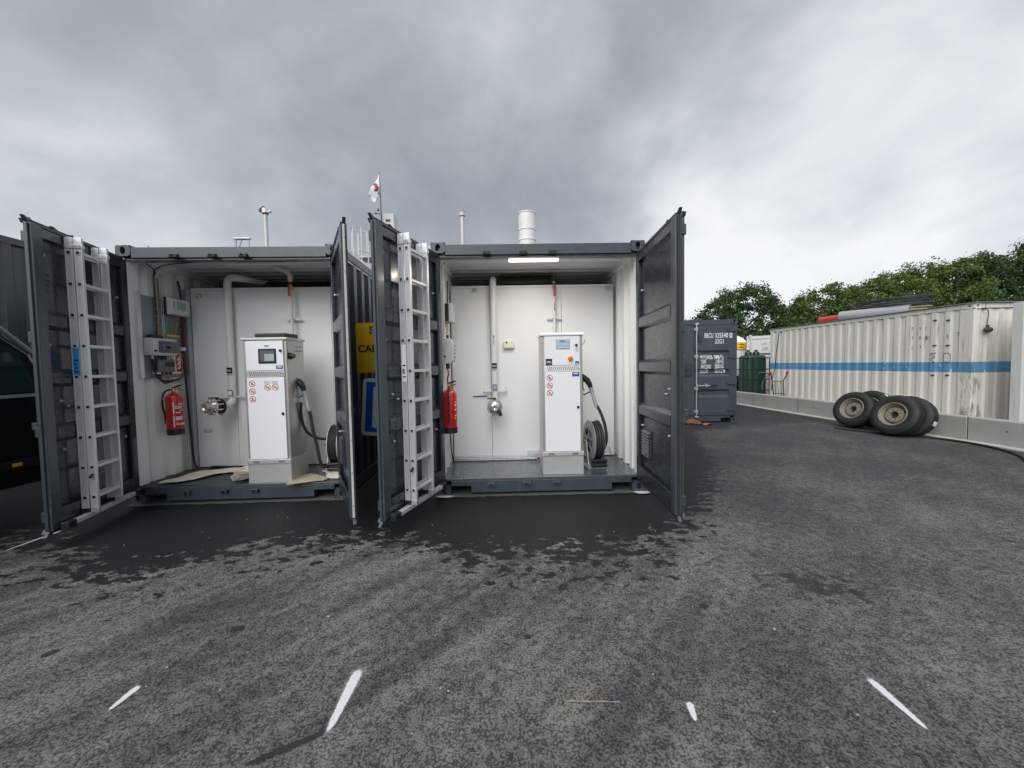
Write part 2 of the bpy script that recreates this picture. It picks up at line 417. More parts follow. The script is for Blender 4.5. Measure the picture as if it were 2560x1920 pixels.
inb = t.m('MULTIPLY', inb, t.m('SUBTRACT', 1.0, t.step(t.noise(t.mapping(co, loc=(6, 1, 0), scale=(1, 2.2, .8)), 4.5, 5, .72), .635, .65)))
blue = t.mix(t.step(y, -.05, .05), (.10, .22, .33), (.095, .275, .48))
base = t.mix(inb, base, t.mix(t.m('MULTIPLY', t.step(run, .5, .8), .4), blue, (.10, .16, .20)))
near = t.m('SUBTRACT', 1.0, t.step(t.m('ABSOLUTE', t.m('ADD', y, t.m('MULTIPLY', x, -.9))), .03, .40))
moss = t.m('MULTIPLY', t.m('MULTIPLY', t.step(t.m('ADD', t.noise(t.mapping(co, scale=(1, 1, .30)), 9, 6, .7), t.m('MULTIPLY', near, .12)), .54, .72), near), t.m('SUBTRACT', 1.0, t.step(z, .5, 1.9)))
base = t.mix(t.m('MULTIPLY', moss, .85), base, (.085, .075, .025))
t.l.new(base, p.inputs['Base Color']); p.inputs['Roughness'].default_value = .62
bump(t, p, chip, .06, .006)
pm('white_paint', (.60, .60, .585), .55, 0, .05, 3, dirt=((.36, .34, .30), .4), streak=1)

# spray paint with soft speckled margin (u across, v along carried in object space)
def spray(name, hx, hy):
    t, p = new(name); co = obj_co(t); x, y, z = t.xyz(co)[:3]
    p.inputs['Base Color'].default_value = (.62, .63, .64, 1); p.inputs['Roughness'].default_value = .7
    u = t.m('DIVIDE', t.m('ABSOLUTE', x), hx); v = t.m('DIVIDE', t.m('ABSOLUTE', y), hy)
    vs1 = t.m('DIVIDE', y, hy)
    tap = t.m('ADD', .80, t.m('MULTIPLY', vs1, .30))
    k = t.m('SQRT', t.m('ADD', t.m('POWER', t.m('DIVIDE', u, tap), 2.0), t.m('POWER', v, 6.0)))
    g = t.m('ADD', t.m('MULTIPLY', t.noise(co, 160, 3, .75), 1.1), t.m('MULTIPLY', t.noise(co, 34, 3, .6), .5))
    core = t.step(t.m('SUBTRACT', t.m('ADD', 1.0, t.m('MULTIPLY', t.m('SUBTRACT', g, .8), .7)), k), .10, .42)
    halo = t.m('MULTIPLY', t.step(t.m('SUBTRACT', 1.38, k), 0.0, .75), t.step(g, .66, 1.05))
    a = t.m('MAXIMUM', t.m('MULTIPLY', core, t.m('SUBTRACT', 1.0, t.m('MULTIPLY', t.step(t.noise(co, 62, 5, .78), .56, .70), .55))), t.m('MULTIPLY', halo, .45))
    t.l.new(a, p.inputs['Alpha'])
    return MATS[name]

def leafmat(name, a, b):
    t, p = new(name); co = obj_co(t); inf = t.node('ShaderNodeObjectInfo')
    n1 = t.noise(co, .55, 3, .5); n2 = t.noise(co, 7, 2, .5)
    f = t.m('ADD', t.m('MULTIPLY', n1, .9), t.m('MULTIPLY', n2, .35))
    c = t.mix(t.step(f, .35, .95), a, b)
    t.l.new(c, p.inputs['Base Color']); p.inputs['Roughness'].default_value = .5
    p.inputs['Specular IOR Level'].default_value = .3
    tr = t.node('ShaderNodeBsdfTranslucent', None, Color=c); mx = t.node('ShaderNodeMixShader', None, i0=.28)
    t.l.new(p.outputs[0], mx.inputs[1]); t.l.new(tr.outputs[0], mx.inputs[2])
    t.l.new(mx.outputs[0], t.n['Material Output'].inputs[0])
leafmat('leaf_dark', (.028, .060, .024), (.090, .145, .048)); leafmat('leaf_light', (.052, .096, .024), (.155, .215, .050))
pm('bark', (.085, .065, .048), .9, 0, .3, 6, .6, 25)

# ------------------------------------------------------------------ frames of the containers (metres, camera stands at the origin)
FR = {'A': (-4.342, 4.300, R(2.20)), 'B': (-.891, 4.408, R(1.10)), 'D': (9.531, 7.990, R(1.42)), 'C': (3.218, 9.66, 0.0)}
PADZ = .010
def W(fr, s, d, z=0.0):
    x, y, a = FR[fr]
    return Vector((x + s * math.cos(a) - d * math.sin(a), y + s * math.sin(a) + d * math.cos(a), z + (PADZ if fr in 'AB' else 0)))
def YAW(fr): return FR[fr][2]
# ------------------------------------------------------------------ ground and setting
g = MB()
g.sheet([[(x, y, 0) for x in (-400, -14, 8.2, 60, 400)] for y in (-400, -8, 24, 400)])
ground = struct(g.build('asphalt_ground', 'asphalt'))
pads = MB()
for fr, L in (('A', 6.06), ('B', 6.06)):
    n = 40; front = []
    for i in range(n + 1):
        s = -.02 + 2.478 * i / n
        front.append(W(fr, s, -.010 - .025 * random.random(), 0))
    back = [W(fr, -.02 + 2.478 * i / n, L + .05, 0) for i in range(n + 1)]
    pads.sheet([[(q.x, q.y, .009) for q in front], [(q.x, q.y, .009) for q in back]])
    pads.sheet([[(q.x, q.y, -.01) for q in front], [(q.x, q.y, .009) for q in front]])
struct(pads.build('concrete_pad', 'pad_concrete'))
gr = MB(); gr.sheet([[(x, y, .02) for x in (8.34, 14, 60)] for y in (2, 12, 60)])
struct(gr.build('gravel_ground', 'gravel_ground'))

marks = [(-1.806, 1.708, .024, .072, -4, 'short'), (-.783, 1.685, .036, .180, 0, 'long'), (.745, 1.584, .022, .050, -9, 'smallest'), (1.643, 1.613, .027, .140, 0, 'tapering'),
         (-4.338, 3.42, .022, .22, -1, 'thin'), (-.80, 4.372, .15, .040, 0, 'dab'), (1.49, 4.40, .14, .050, 0, 'blob')]
for i, (x, y, hx, hy, rz, nm) in enumerate(marks):
    m = MB(); m.sheet([[(a * hx * 1.9, b * hy * 1.35, 0) for a in (-1, 0, 1)] for b in (-1, 0, 1)])
    o = m.build('paint_stroke', spray('spray_paint_%d' % i, hx, hy), ground); o.location = (x, y, .004 + (.010 if i > 4 else 0)); o.rotation_euler = (0, 0, R(rz))
    o['label'] = 'white sprayed %s paint mark on the asphalt' % nm
m = MB(); m.sheet([[(-.115 + .023 * i, (.0032 + .0016 * math.sin(i * 2.1)) * b + .0016 * math.sin(i * 1.3), 0) for i in range(11)] for b in (-1, 1)])
o = m.build('scratch_mark', 'hose_tan', ground); o.location = (.335, 1.642, .004); o.rotation_euler = (0, 0, R(-2))

def tar(name, hx, hy):
    t, p = new(name); co = obj_co(t); x, y, z = t.xyz(co)[:3]
    p.inputs['Base Color'].default_value = (.022, .020, .017, 1); p.inputs['Roughness'].default_value = .8
    k = t.m('ADD', t.m('POWER', t.m('DIVIDE', t.m('ABSOLUTE', x), hx), 1.5), t.m('POWER', t.m('DIVIDE', t.m('ABSOLUTE', y), hy), 4.0))
    t.l.new(t.m('MULTIPLY', t.step(t.m('SUBTRACT', t.m('ADD', .75, t.m('MULTIPLY', t.m('SUBTRACT', t.noise(co, 40, 5, .7), .5), 2.4)), k), .0, .35), .9), p.inputs['Alpha'])
    return MATS[name]
for x, y, hx, hy, rz in ((-.91, 1.46, .022, .16, -62), (-1.62, 2.17, .05, .03, 10), (.06, 2.06, .03, .02, 0), (1.15, 2.30, .035, .025, 30), (-2.5, 2.0, .04, .03, 50)):
    m = MB(); m.sheet([[(a * hx * 1.6, b * hy * 1.3, 0) for a in (-1, 0, 1)] for b in (-1, 0, 1)])
    o = m.build('tar_mark', tar('tar_mark_%d' % int(x * 100), hx, hy), ground); o.location = (x, y, .003); o.rotation_euler = (0, 0, R(rz))
rs = random.Random(5); m = MB()
for k in range(100):
    x = rs.uniform(-3.6, 4.2); y = 1.15 + rs.random() ** 1.6 * 3.6; r_ = rs.uniform(.0018, .0048) * (1.6 if rs.random() < .06 else 1)
    m.sphere((x, y, r_ * .5), r_, 6, (rs.uniform(.7, 1.5), rs.uniform(.7, 1.3), .7))
o = m.build('loose_grit', 'kerb_pale'); o['kind'] = 'stuff'; tag(o, 'loose pale grit scattered over the near asphalt', 'grit')
# ------------------------------------------------------------------ shipping containers
Wd = 2.438
def corrug(n0, n1, depth, period=.278, sharp=False):
    """trapezoid wave: list of (t, offset)"""
    out = []; t = n0; N = max(1, round((n1 - n0) / period)); P = (n1 - n0) / N
    for k in range(N):
        a = n0 + k * P
        out += [(a, 0), (a + P * .50, 0), (a + P * .58, depth), (a + P * .92, depth)] if sharp else [(a, 0), (a + P * .34, 0), (a + P * .5, depth), (a + P * .84, depth)]
    out.append((n1, 0)); return out
def casting_mesh(hole_side=0, H=.118):
    """corner casting with an oval hole in its front face (and in one side face)"""
    m = MB(); w, d = .162, .178
    def face(o, u, v, un, vn, inn, rx, rz):
        N = 16; rim = []; ov = []; bk = []
        for i in range(N):
            a = 2 * math.pi * (i + .5) / N; c, s = math.cos(a), math.sin(a)
            k = max(abs(c), abs(s)); ru, rv = un / 2 * c / k, vn / 2 * s / k
            cen = o + u * un / 2 + v * vn / 2
            rim.append(cen + u * ru + v * rv); e = cen + u * rx * c + v * rz * s
            ov.append(e); bk.append(e + inn * .07)
        m.add(rim + ov + bk, [(i, (i + 1) % N, N + (i + 1) % N, N + i) for i in range(N)] + [(N + i, N + (i + 1) % N, 2 * N + (i + 1) % N, 2 * N + i) for i in range(N)] + [tuple(range(2 * N, 3 * N))])
    X, Y, Z = Vector((1, 0, 0)), Vector((0, 1, 0)), Vector((0, 0, 1)); O = Vector((0, 0, 0))
    face(O, X, Z, w, H, Y, .026, .040)
    if hole_side < 0: face(O + Y * d, -Y, Z, d, H, X, .026, .036)
    else: m.add([O, O + Y * d, O + Y * d + Z * H, O + Z * H], [(0, 1, 2, 3)])
    if hole_side > 0: face(O + X * w, Y, Z, d, H, -X, .026, .036)
    else: m.add([O + X * w, O + X * w + Y * d, O + X * w + Y * d + Z * H, O + X * w + Z * H], [(0, 1, 2, 3)])
    m.add([O + Y * d, O + X * w + Y * d, O + X * w + Y * d + Z * H, O + Y * d + Z * H], [(0, 1, 2, 3)])
    for zz in (0, H): m.add([O + Z * zz, O + X * w + Z * zz, O + X * w + Y * d + Z * zz, O + Y * d + Z * zz], [(0, 1, 2, 3)])
    return m
def keeper(z, up):
    m = MB()
    m.box(-.055, .055, -.012, 0, -.030, .030)
    m.box(-.062, .062, -.055, -.012, -.030 if up else .016, -.016 if up else .030)
    for sx in (-1, 1):
        m.prism([(sx * .062, -.016), (sx * .030, -.016), (sx * .022, .020), (sx * .050, .020)] if up else [(sx * .062, .016), (sx * .030, .016), (sx * .022, -.020), (sx * .050, -.020)], -.050, -.012)
    return m
def ridge_panel(x0, x1, z0, z1, cz, depth, half, slope, mg, y0):
    """sheet with horizontal trapezoid ridges, both faces"""
    xs = [x0, x0 + mg + .001, x0 + mg + .045, x1 - mg - .045, x1 - mg - .001, x1]; fx = [0, 0, 1, 1, 0, 0]
    zs = [z0]; fz = [0]
    for c in sorted(cz):
        zs += [c - half - slope, c - half, c + half, c + half + slope]; fz += [0, 1, 1, 0]
    zs.append(z1); fz.append(0)
    m = MB()
    for off in (0, -.004):
        m.sheet([[(x, y0 + off + depth * a * b, z) for x, a in zip(xs, fx)] for z, b in zip(zs, fz)])
    return m
def make_door(cont, hs, ang, sgn, Z0, Z1, w, bands, matO, matI, louvre=False, closed=False, label=None, rods=((.30,), ), plate=False, rodmat='galvanised', gask='gasket'):
    """sgn +1: leaf runs to +x from its hinge when closed; y grows towards the inside"""
    def mx(m):
        if sgn < 0: m.v = [(-a, b, c) for a, b, c in m.v]
        return m
    pan = ridge_panel(.065, w - .09, Z0 + .10, Z1 - .10, bands, .040, .045, .035 if not closed else .055, .0 if not closed else .05, .010)
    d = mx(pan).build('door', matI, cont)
    d.location = (hs, -.004, 0); d.rotation_euler = (0, 0, -sgn * R(ang))
    if label: d['label'] = label
    def sub(name, m, mat, **k): return mx(m).build(name, mat, d, **k)
    m = MB(); m.box(0, .065, 0, .050, Z0, Z1); m.box(.065, .082, .020, .046, Z0 + .1, Z1 - .1); sub('hinge_stile', m, matI, bevel=.004)
    m = MB(); m.box(w - .10, w, 0, .055, Z0, Z1); m.box(w - .115, w - .10, .012, .040, Z0 + .1, Z1 - .1); sub('lock_stile', m, matO, bevel=.005)
    m = MB(); m.box(.065, w - .10, 0, .048, Z1 - .10, Z1); m.box(.065, w - .10, .048, .060, Z1 - .016, Z1); sub('top_rail', m, matI, bevel=.003)
    m = MB(); m.box(.065, w - .10, 0, .048, Z0, Z0 + .10); m.prism([(.0, Z0 + .10), (.052, Z0 + .10), (.052, Z0 + .165), (.040, Z0 + .165)], .065, w - .10, 'x'); sub('bottom_rail', m, matI, bevel=.003)
    m = MB(); m.box(w, w + .016, .018, .036, Z0 + .01, Z1 - .01); sub('edge_gasket', m, gask, bevel=.003)
    m = MB(); m.box(.04, w - .02, .004, .046, Z0 - .022, Z0); sub('gasket', m, 'rubber')
    m = MB(); m.box(.04, w - .02, .004, .046, Z1, Z1 + .018); sub('gasket', m, 'rubber')
    for k in range(9 if gask == 'gasket' else 0):
        z = Z0 + .12 + k * (Z1 - Z0 - .24) / 8
        m = MB(); m.cyl((w + .015, .027, z), (w + .020, .027, z), .007, 8); sub('bolt', m, 'galvanised')
    for (bx_, bz) in ((w - .14, 2.50), (w - .14, 1.74), (w - .22, 1.25), (w - .30, 1.20), (w - .22, .82), (.14, 2.3), (.14, .8)):
        if closed: break
        m = MB(); m.cyl((bx_, .012, bz), (bx_, .026, bz), .013, 8); m.sphere((bx_, .026, bz), .011, 8); sub('bolt', m, 'galvanised', smooth=True)
    for z in (Z0 + .13, Z0 + .13 + (Z1 - Z0 - .26) / 3, Z0 + .13 + 2 * (Z1 - Z0 - .26) / 3, Z1 - .13):
        m = MB(); m.prism([(-.012, z - .035), (-.012, z + .035), (.19, z + .016), (.19, z - .016)], -.030, -.002); m.cyl((-.006, -.02, z - .05), (-.006, -.02, z + .05), .018, 10); sub('hinge', m, matO, smooth=True)
    for rx in rods[0]:
        x = w - rx
        m = MB(); m.cyl((x, -.045, Z0 - .05), (x, -.045, Z1 + .05), .0165, 12); rod = sub('lock_rod', m, rodmat, smooth=True)
        for up in (0, 1):
            m = MB(); zc = Z1 + .035 if up else Z0 - .035; s = 1 if up else -1
            m.prism([(x - .07, zc - s * .01), (x + .03, zc - s * .03), (x + .05, zc + s * .005), (x + .02, zc + s * .012), (x - .015, zc + s * .035), (x - .045, zc + s * .012)], -.060, -.030)
            sub('lock_cam', m, rodmat, bevel=.003)
        for zc in (Z0 + .10, Z1 - .10, (Z0 + Z1) / 2 - .45, (Z0 + Z1) / 2 + .35):
            m = MB(); m.box(x - .045, x + .045, -.028, -.001, zc - .035, zc + .035); m.box(x - .028, x + .028, -.068, -.028, zc - .045, zc + .045); sub('rod_bracket', m, rodmat, bevel=.004)
        if True:
            zc = .94 if closed else 1.05
            m = MB(); m.box(x - .50, x + .02, -.078, -.062, zc - .013, zc + .013); m.cyl((x, -.07, zc - .03), (x, -.07, zc + .03), .028, 10); m.box(x - .25, x - .22, -.075, -.001, zc - .045, zc + .045)
            sub('lock_handle', m, rodmat, bevel=.003)
            m = MB(); m.box(x - .53, x - .33, -.084, -.058, zc - .017, zc + .017); sub('handle_grip', m, 'black_plastic', bevel=.006)
    if not closed:
        # cam ends reaching past the leaf, seen from inside
        for zc, s in ((Z1, 1), (Z0, -1)):
            for bx_, l in ((w - .02, .10), (w - .30, .11)):
                m = MB(); m.prism([(bx_ - l * .4, zc), (bx_ + l * .25, zc), (bx_ + l * .6, zc + s * .042), (bx_ + l * .45, zc + s * .042), (bx_ - l * .2, zc + s * .016)], .008, .036)
                sub('lock_cam', m, 'grey_paint', bevel=.003)
    if louvre:
        m = MB(); m.box(.13, .42, .010, .022, .47, .77)
        sub('vent_frame', m, matI, bevel=.003)
        for k in range(9):
            z = .49 + k * .031
            m = MB(); m.add([(.145, .022, z), (.405, .022, z), (.405, .044, z - .006), (.145, .044, z - .006), (.145, .022, z + .018), (.405, .022, z + .018)], [(0, 1, 2, 3), (3, 2, 5, 4), (0, 3, 4), (1, 5, 2)])
            sub('louvre', m, matI)
    if plate:
        m = MB(); m.box(w - .22, w - .13, .012, .0145, 2.05, 2.42); sub('data_plate', m, matO)
        for k in range(4):
            m = MB(); m.box(w - .20 + .004 * k, w - .15, .0145, .0155, 2.33 - .045 * k, 2.345 - .045 * k); sub('plate_text', m, 'black_print')
    return d
def container(name, label, fr, L, H, group=None, opened=None, outm='grey_paint', z0=0.0, lining=True, back=True, castmat=None):
    root = thing(name, label, 'container', W(fr, 0, 0, z0), YAW(fr), group)
    cm = castmat or outm
    for i, (x, y) in enumerate(((0, 0), (Wd - .162, 0), (0, L - .178), (Wd - .162, L - .178))):
        for z in (0, H - .118):
            m = casting_mesh(-1 if i % 2 == 0 else 1)
            if i > 1: m.v = [(a, .178 - b, c) for a, b, c in m.v]
            m.xf(Matrix.Translation((x, y, z))); m.build('corner_casting', cm, root, bevel=.006)
        m = MB(); m.box(x + .006, x + .075, y + .01, y + .16, .118, H - .118) if i % 2 == 0 else m.box(x + .162 - .075, x + .162 - .006, y + .01, y + .16, .118, H - .118)
        m.build('corner_post', outm, root, bevel=.006)
    return root
def shell(root, L, H, outm, inm, floorm, end=True, dep=.036):
    zt = H - .10
    for s, xo in ((1, .012), (-1, Wd - .012)):
        c = corrug(.16, L - .16, dep)
        m = MB(); m.sheet([[(xo + s * o, y, z) for y, o in c] for z in (.13, zt)]); m.build('side_wall', outm, root)
        if inm: m = MB(); m.sheet([[(xo + s * (o * 1.35 + .005), y, z) for y, o in c] for z in (.19, zt)]); m.build('wall_lining', inm, root)
        if inm: m = MB(); m.box(*((.015, .085) if s > 0 else (Wd - .085, Wd - .015)), .125, L - .2, zt - .035, H - .030); m.build('ceiling_trim', inm, root)
        xa, xb = (.004, .064) if s > 0 else (Wd - .064, Wd - .004)
        m = MB(); m.box(xa, xb, .178, L - .178, H - .105, H - .012); m.build('top_side_rail', outm, root, bevel=.004)
        m = MB(); m.box(xa, xb, .178, L - .178, .02, .165); m.build('bottom_side_rail', outm, root, bevel=.004)
        if inm:
            m = MB(); m.box(.075 if s > 0 else Wd - .080, .080 if s > 0 else Wd - .075, .012, .168, .19, zt - .04); m.build('post_lining', inm, root)
    c = corrug(.12, L - .12, .040, .209, True)
    m = MB(); m.sheet([[(x, y, H - .058 + o) for y, o in c] for x in (.06, Wd - .06)]); m.build('roof', outm, root)
    if inm: m = MB(); m.sheet([[(x, y, H - .063 + o) for y, o in c] for x in (.06, Wd - .06)]); m.build('ceiling', inm, root)
    m = MB(); m.box(.06, Wd - .06, .10, L - .05, .165, .19); m.build('floor', floorm, root)
    if end:
        c = corrug(.10, Wd - .10, .034, .25)
        m = MB(); m.sheet([[(x, L - .03 - o, z) for x, o in c] for z in (.1, zt)]); m.build('end_wall', outm, root)
        m = MB(); m.box(.162, Wd - .162, L - .08, L - .005, H - .118, H - .012); m.build('rear_header', outm, root, bevel=.004)
        m = MB(); m.box(.162, Wd - .162, L - .08, L - .005, .02, .16); m.build('rear_sill', outm, root, bevel=.004)
def portal(root, H, outm):
    m = MB(); m.box(.160, Wd - .160, .006, .085, H - .139, H - .022); m.build('header', outm, root, bevel=.004)
    m = MB(); m.box(.075, Wd - .075, .030, .120, H - .162, H - .139); m.build('header_lip', 'grey_paint_in', root, bevel=.003)
    p = [(.164, .165), (.164, .108), (.395, .108), (.395, .028), (2.040, .028), (2.040, .108), (2.272, .108), (2.272, .165)]
    m = MB(); m.prism(p, .006, .095); m.build('sill', outm, root, bevel=.003)
    m = MB(); m.box(.075, Wd - .075, .012, .10, .165, .193); m.build('threshold', 'grey_floor', root, bevel=.004)
    for s in (.17, 2.046):
        m = MB(); m.box(s, s + .22, .05, .9, .109, .116); m.build('fork_pocket', 'grey_paint_in', root)
    for s in (.632, 1.044, 1.382):
        for z, up in ((H - .108, True), (.122, False)):
            k = keeper(z, up); k.xf(Matrix.Translation((s, .005, z - (.012 if up else 0))) @ Matrix.Scale(.72, 4)); k.build('lock_keeper', 'dark_metal' if up else 'grey_paint', root, bevel=.003)
HC = 2.896
rootA = container('shipping_container', 'grey steel container with open doors, printed fire sign and cardboard on its floor', 'A', 6.058, HC, 'open pump containers')
shell(rootA, 6.058, HC, 'grey_paint', 'white_lining', 'grey_floor'); portal(rootA, HC, 'grey_paint')
rootB = container('shipping_container', 'grey steel container with open doors and a lit ceiling lamp, clean floor', 'B', 6.058, HC, 'open pump containers')
shell(rootB, 6.058, HC, 'grey_paint', 'white_lining', 'grey_floor'); portal(rootB, HC, 'grey_paint')
bands = (1.95, 1.455, .975)
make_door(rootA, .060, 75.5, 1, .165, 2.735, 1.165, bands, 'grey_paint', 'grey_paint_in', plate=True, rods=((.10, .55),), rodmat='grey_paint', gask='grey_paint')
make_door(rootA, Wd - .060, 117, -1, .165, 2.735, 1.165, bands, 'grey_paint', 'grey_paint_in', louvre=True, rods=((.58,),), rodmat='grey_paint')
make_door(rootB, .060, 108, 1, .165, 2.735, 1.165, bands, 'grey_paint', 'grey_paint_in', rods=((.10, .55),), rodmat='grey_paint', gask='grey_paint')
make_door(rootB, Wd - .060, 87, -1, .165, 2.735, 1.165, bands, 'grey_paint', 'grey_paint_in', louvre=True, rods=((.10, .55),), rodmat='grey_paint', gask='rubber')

def backwall(root, d, s0, s1, zt, side, sensor=((.30, 0),)):
    """front of the built-in tank: panels with joints, edge trim, anchors"""
    cuts = [s0] + ([.62, 1.62] if side == 'B' else [.66, 1.95]) + [s1]
    for a, b in zip(cuts[:-1], cuts[1:]):
        m = MB(); m.box(a + .0022, b - .0022, d, d + .04, .20, zt - .035); m.build('panel', 'white_panel', root, bevel=.003)
        for zz in (.32, .85, 1.38, 1.91, 2.44):
            for xx in (a + .035, b - .035): m = MB(); m.cyl((xx, d, zz), (xx, d - .003, zz), .006, 8); m.build('screw', 'light_plastic', root)
    m = MB(); m.box(s0, s1, d - .004, d + .05, zt - .034, zt); m.build('top_trim', 'white_panel', root, bevel=.003)
    m = MB(); m.box(s0, s1, d + .03, d + .06, .19, .215); m.build('foot_trim', 'dark_metal', root)
    m = MB(); m.box(.10, Wd - .10, d + 1.2, d + 4.6, .5, zt - .05); m.build('tank_body', 'white_panel', root, bevel=.05)
backwall(rootA, .865, .125, 2.30, 2.60, 'A')
backwall(rootB, 1.00, .075, 2.355, 2.615, 'B')
m = MB(); m.box(.072, .122, .80, .90, .19, 2.58); m.build('frame_post', 'galvanised', rootA, bevel=.003)
for fr, root, d, pts in (('A', rootA, .86, ((.24, 2.50),)), ('B', rootB, .995, ((.42, 2.555), (2.27, 2.555)))):
    for s, z in pts:
        m = MB(); m.cyl((s, d, z), (s, d - .03, z), .034, 16, r1=.028); m.sphere((s, d - .03, z), .027, 12); m.build('anchor_cap', 'chrome', root, smooth=True)
# dark duct across the roof space
m = MB(); m.cyl((.75, 1.25, 2.70), (1.55, 1.25, 2.70), .11, 20); m.build('roof_duct', 'black_plastic', rootB, smooth=True)
m = MB(); m.cyl((.9, 1.2, 2.66), (2.2, 1.3, 2.66), .09, 20); m.build('roof_duct', 'black_plastic', rootA, smooth=True)
# ------------------------------------------------------------------ ladders hung on the two left doors
def door_frame(fr, ang):
    """world matrix of a left-hand door leaf (origin on its hinge line)"""
    p = W(fr, .060, -.004, 0)
    return p, YAW(fr) - R(ang)
def ladder(fr, ang, label, sticker):
    p, rz = door_frame(fr, ang)
    t = thing('ladder', label, 'ladder', p, rz, 'aluminium ladders on the doors')
    x0, x1 = .505, .850; zb, zt = .215, 2.715
    for sec, (ya, yb) in enumerate(((.056, .112), (.122, .178))):
        for far, xr in ((0, x1), (1, x0)):
            m = MB(); xa, xb = (xr - .026, xr) if not far else (xr, xr + .026)
            m.box(xa + .002, xb - .002, ya + .006, yb - .006, zb, zt)
            for yy in (ya, yb - .007): m.box(xa, xb, yy, yy + .007, zb, zt)
            rail = m.build('rail', 'aluminium', t, bevel=.0015)
            m = MB(); m.box(xa - .002, xb + .002, ya - .002, yb + .002, zb - .012, zb + .03); m.build('foot', 'black_plastic' if sec == 0 else 'galvanised', rail, bevel=.003)
            for k in range(9):
                z = .345 + .279 * k; e = xb if not far else xa; s = 1 if not far else -1; yc = (ya + yb) / 2
                m = MB()
                for (a, b, c, d_) in ((-.017, .017, .012, .017), (-.017, .017, -.017, -.012), (-.017, -.012, -.012, .012), (.012, .017, -.012, .012)):
                    m.box(min(e, e + s * .004), max(e, e + s * .004), yc + a, yc + b, z + c, z + d_)
                m.build('rung_end', 'aluminium', rail)
                m = MB(); m.box(min(e, e + s * .002), max(e, e + s * .002), yc - .012, yc + .012, z - .012, z + .012); m.build('socket', 'black_plastic', rail)
        for k in range(9):
            z = .345 + .279 * k; yc = (ya + yb) / 2
            m = MB(); m.box(x0 + .003, x1 - .003, yc - .015, yc + .015, z - .014, z + .014); m.build('rung', 'aluminium_rung', t, bevel=.004)
    m = MB(); m.box(x1 - .03, x1 + .006, .112, .184, zt - .10, zt - .065); m.box(x1, x1 + .006, .055, .182, zt - .10, zt - .065); m.build('guide_clamp', 'aluminium', t, bevel=.003)
    m = MB(); m.box(x0 - .006, x0 + .03, .112, .184, zt - .10, zt - .065); m.build('guide_clamp', 'aluminium', t, bevel=.003)
    m = MB(); m.box(.22, 1.03, .078, .126, .165, .205); bar = m.build('stabiliser_bar', 'aluminium', t, bevel=.004)
    m = MB(); m.box(1.03, 1.12, .072, .132, .150, .215); m.build('end_cap', 'black_plastic', bar, bevel=.006)
    m = MB(); m.box(.14, .22, .072, .132, .150, .215); m.build('end_cap', 'black_plastic', bar, bevel=.006)
    m = MB(); m.cyl((x1 + .002, .15, .56), (x1 + .035, .15, .535), .011, 10); m.build('latch', 'black_plastic', t, smooth=True)
    m = MB(); m.box(x1 + .0005, x1 + .002,   .066, .111, 1.47 if sticker == 'sticker_blue' else 1.36, 1.73 if sticker == 'sticker_blue' else 1.70); st = m.build('sticker', sticker, t)
    for k in range(4):
        zz = (1.50 if sticker == 'sticker_blue' else 1.40) + .035 * k
        m = MB(); m.box(x1 + .002, x1 + .003,   .072, .103 - .006 * (k % 3), zz, zz + .012); m.build('sticker_text', 'black_print', st)
    return t
ladder('A', 75.5, 'aluminium ladder with a blue sticker, hung on the leftmost open door', 'sticker_blue')
ladder('B', 108, 'aluminium ladder with a white sticker, hung on the door between the two containers', 'white_print')

# ------------------------------------------------------------------ fuel dispensers
def flame(s, k=1): return [(-.30, -.55), (-.42, -.15), (-.22, .05), (-.15, -.15), (.0, .60), (.18, .15), (.28, .25), (.40, -.15), (.28, -.55)]
def prohib(parent, x, z, r, y, sym):
    m = MB(); m.cyl((x, y, z), (x, y - .0008, z), r, 24); st = m.build('sticker', 'white_print', parent)
    m = MB(); N = 28
    ri, ro = [], []
    for i in range(N):
        a = 2 * math.pi * i / N
        ri.append((x + r * .80 * math.cos(a), y - .0018, z + r * .80 * math.sin(a))); ro.append((x + r * .99 * math.cos(a), y - .0018, z + r * .99 * math.sin(a)))
    m.add(ri + ro, [(i, (i + 1) % N, N + (i + 1) % N, N + i) for i in range(N)])
    c = math.sqrt(.5) * r * .84; w = r * .085
    m.add([(x - c - w, y - .0022, z + c - w), (x - c + w, y - .0022, z + c + w), (x + c + w, y - .0022, z - c + w), (x + c - w, y - .0022, z - c - w)], [(0, 1, 2, 3)])
    m.build('prohibition_ring', 'red_print', st)
    m = MB()
    if sym == 0: m.prism([(x + r * .75 * a, z + r * .75 * b) for a, b in flame(0)], y - .0009, y - .0014)
    elif sym == 1:
        m.box(x - r * .55, x + r * .5, y - .0014, y - .0009, z - r * .22, z - r * .04); m.tube([(x + r * .4, y - .0012, z + r * .05), (x + r * .3, y - .0012, z + r * .25), (x + r * .45, y - .0012, z + r * .45)], r * .05, 5)
    else:
        m.box(x - r * .18, x + r * .12, y - .0014, y - .0009, z - r * .45, z + r * .40); m.box(x - r * .5, x - r * .18, y - .0014, y - .0009, z - r * .50, z - r * .30)
    m.build('symbol', 'black_print', st)
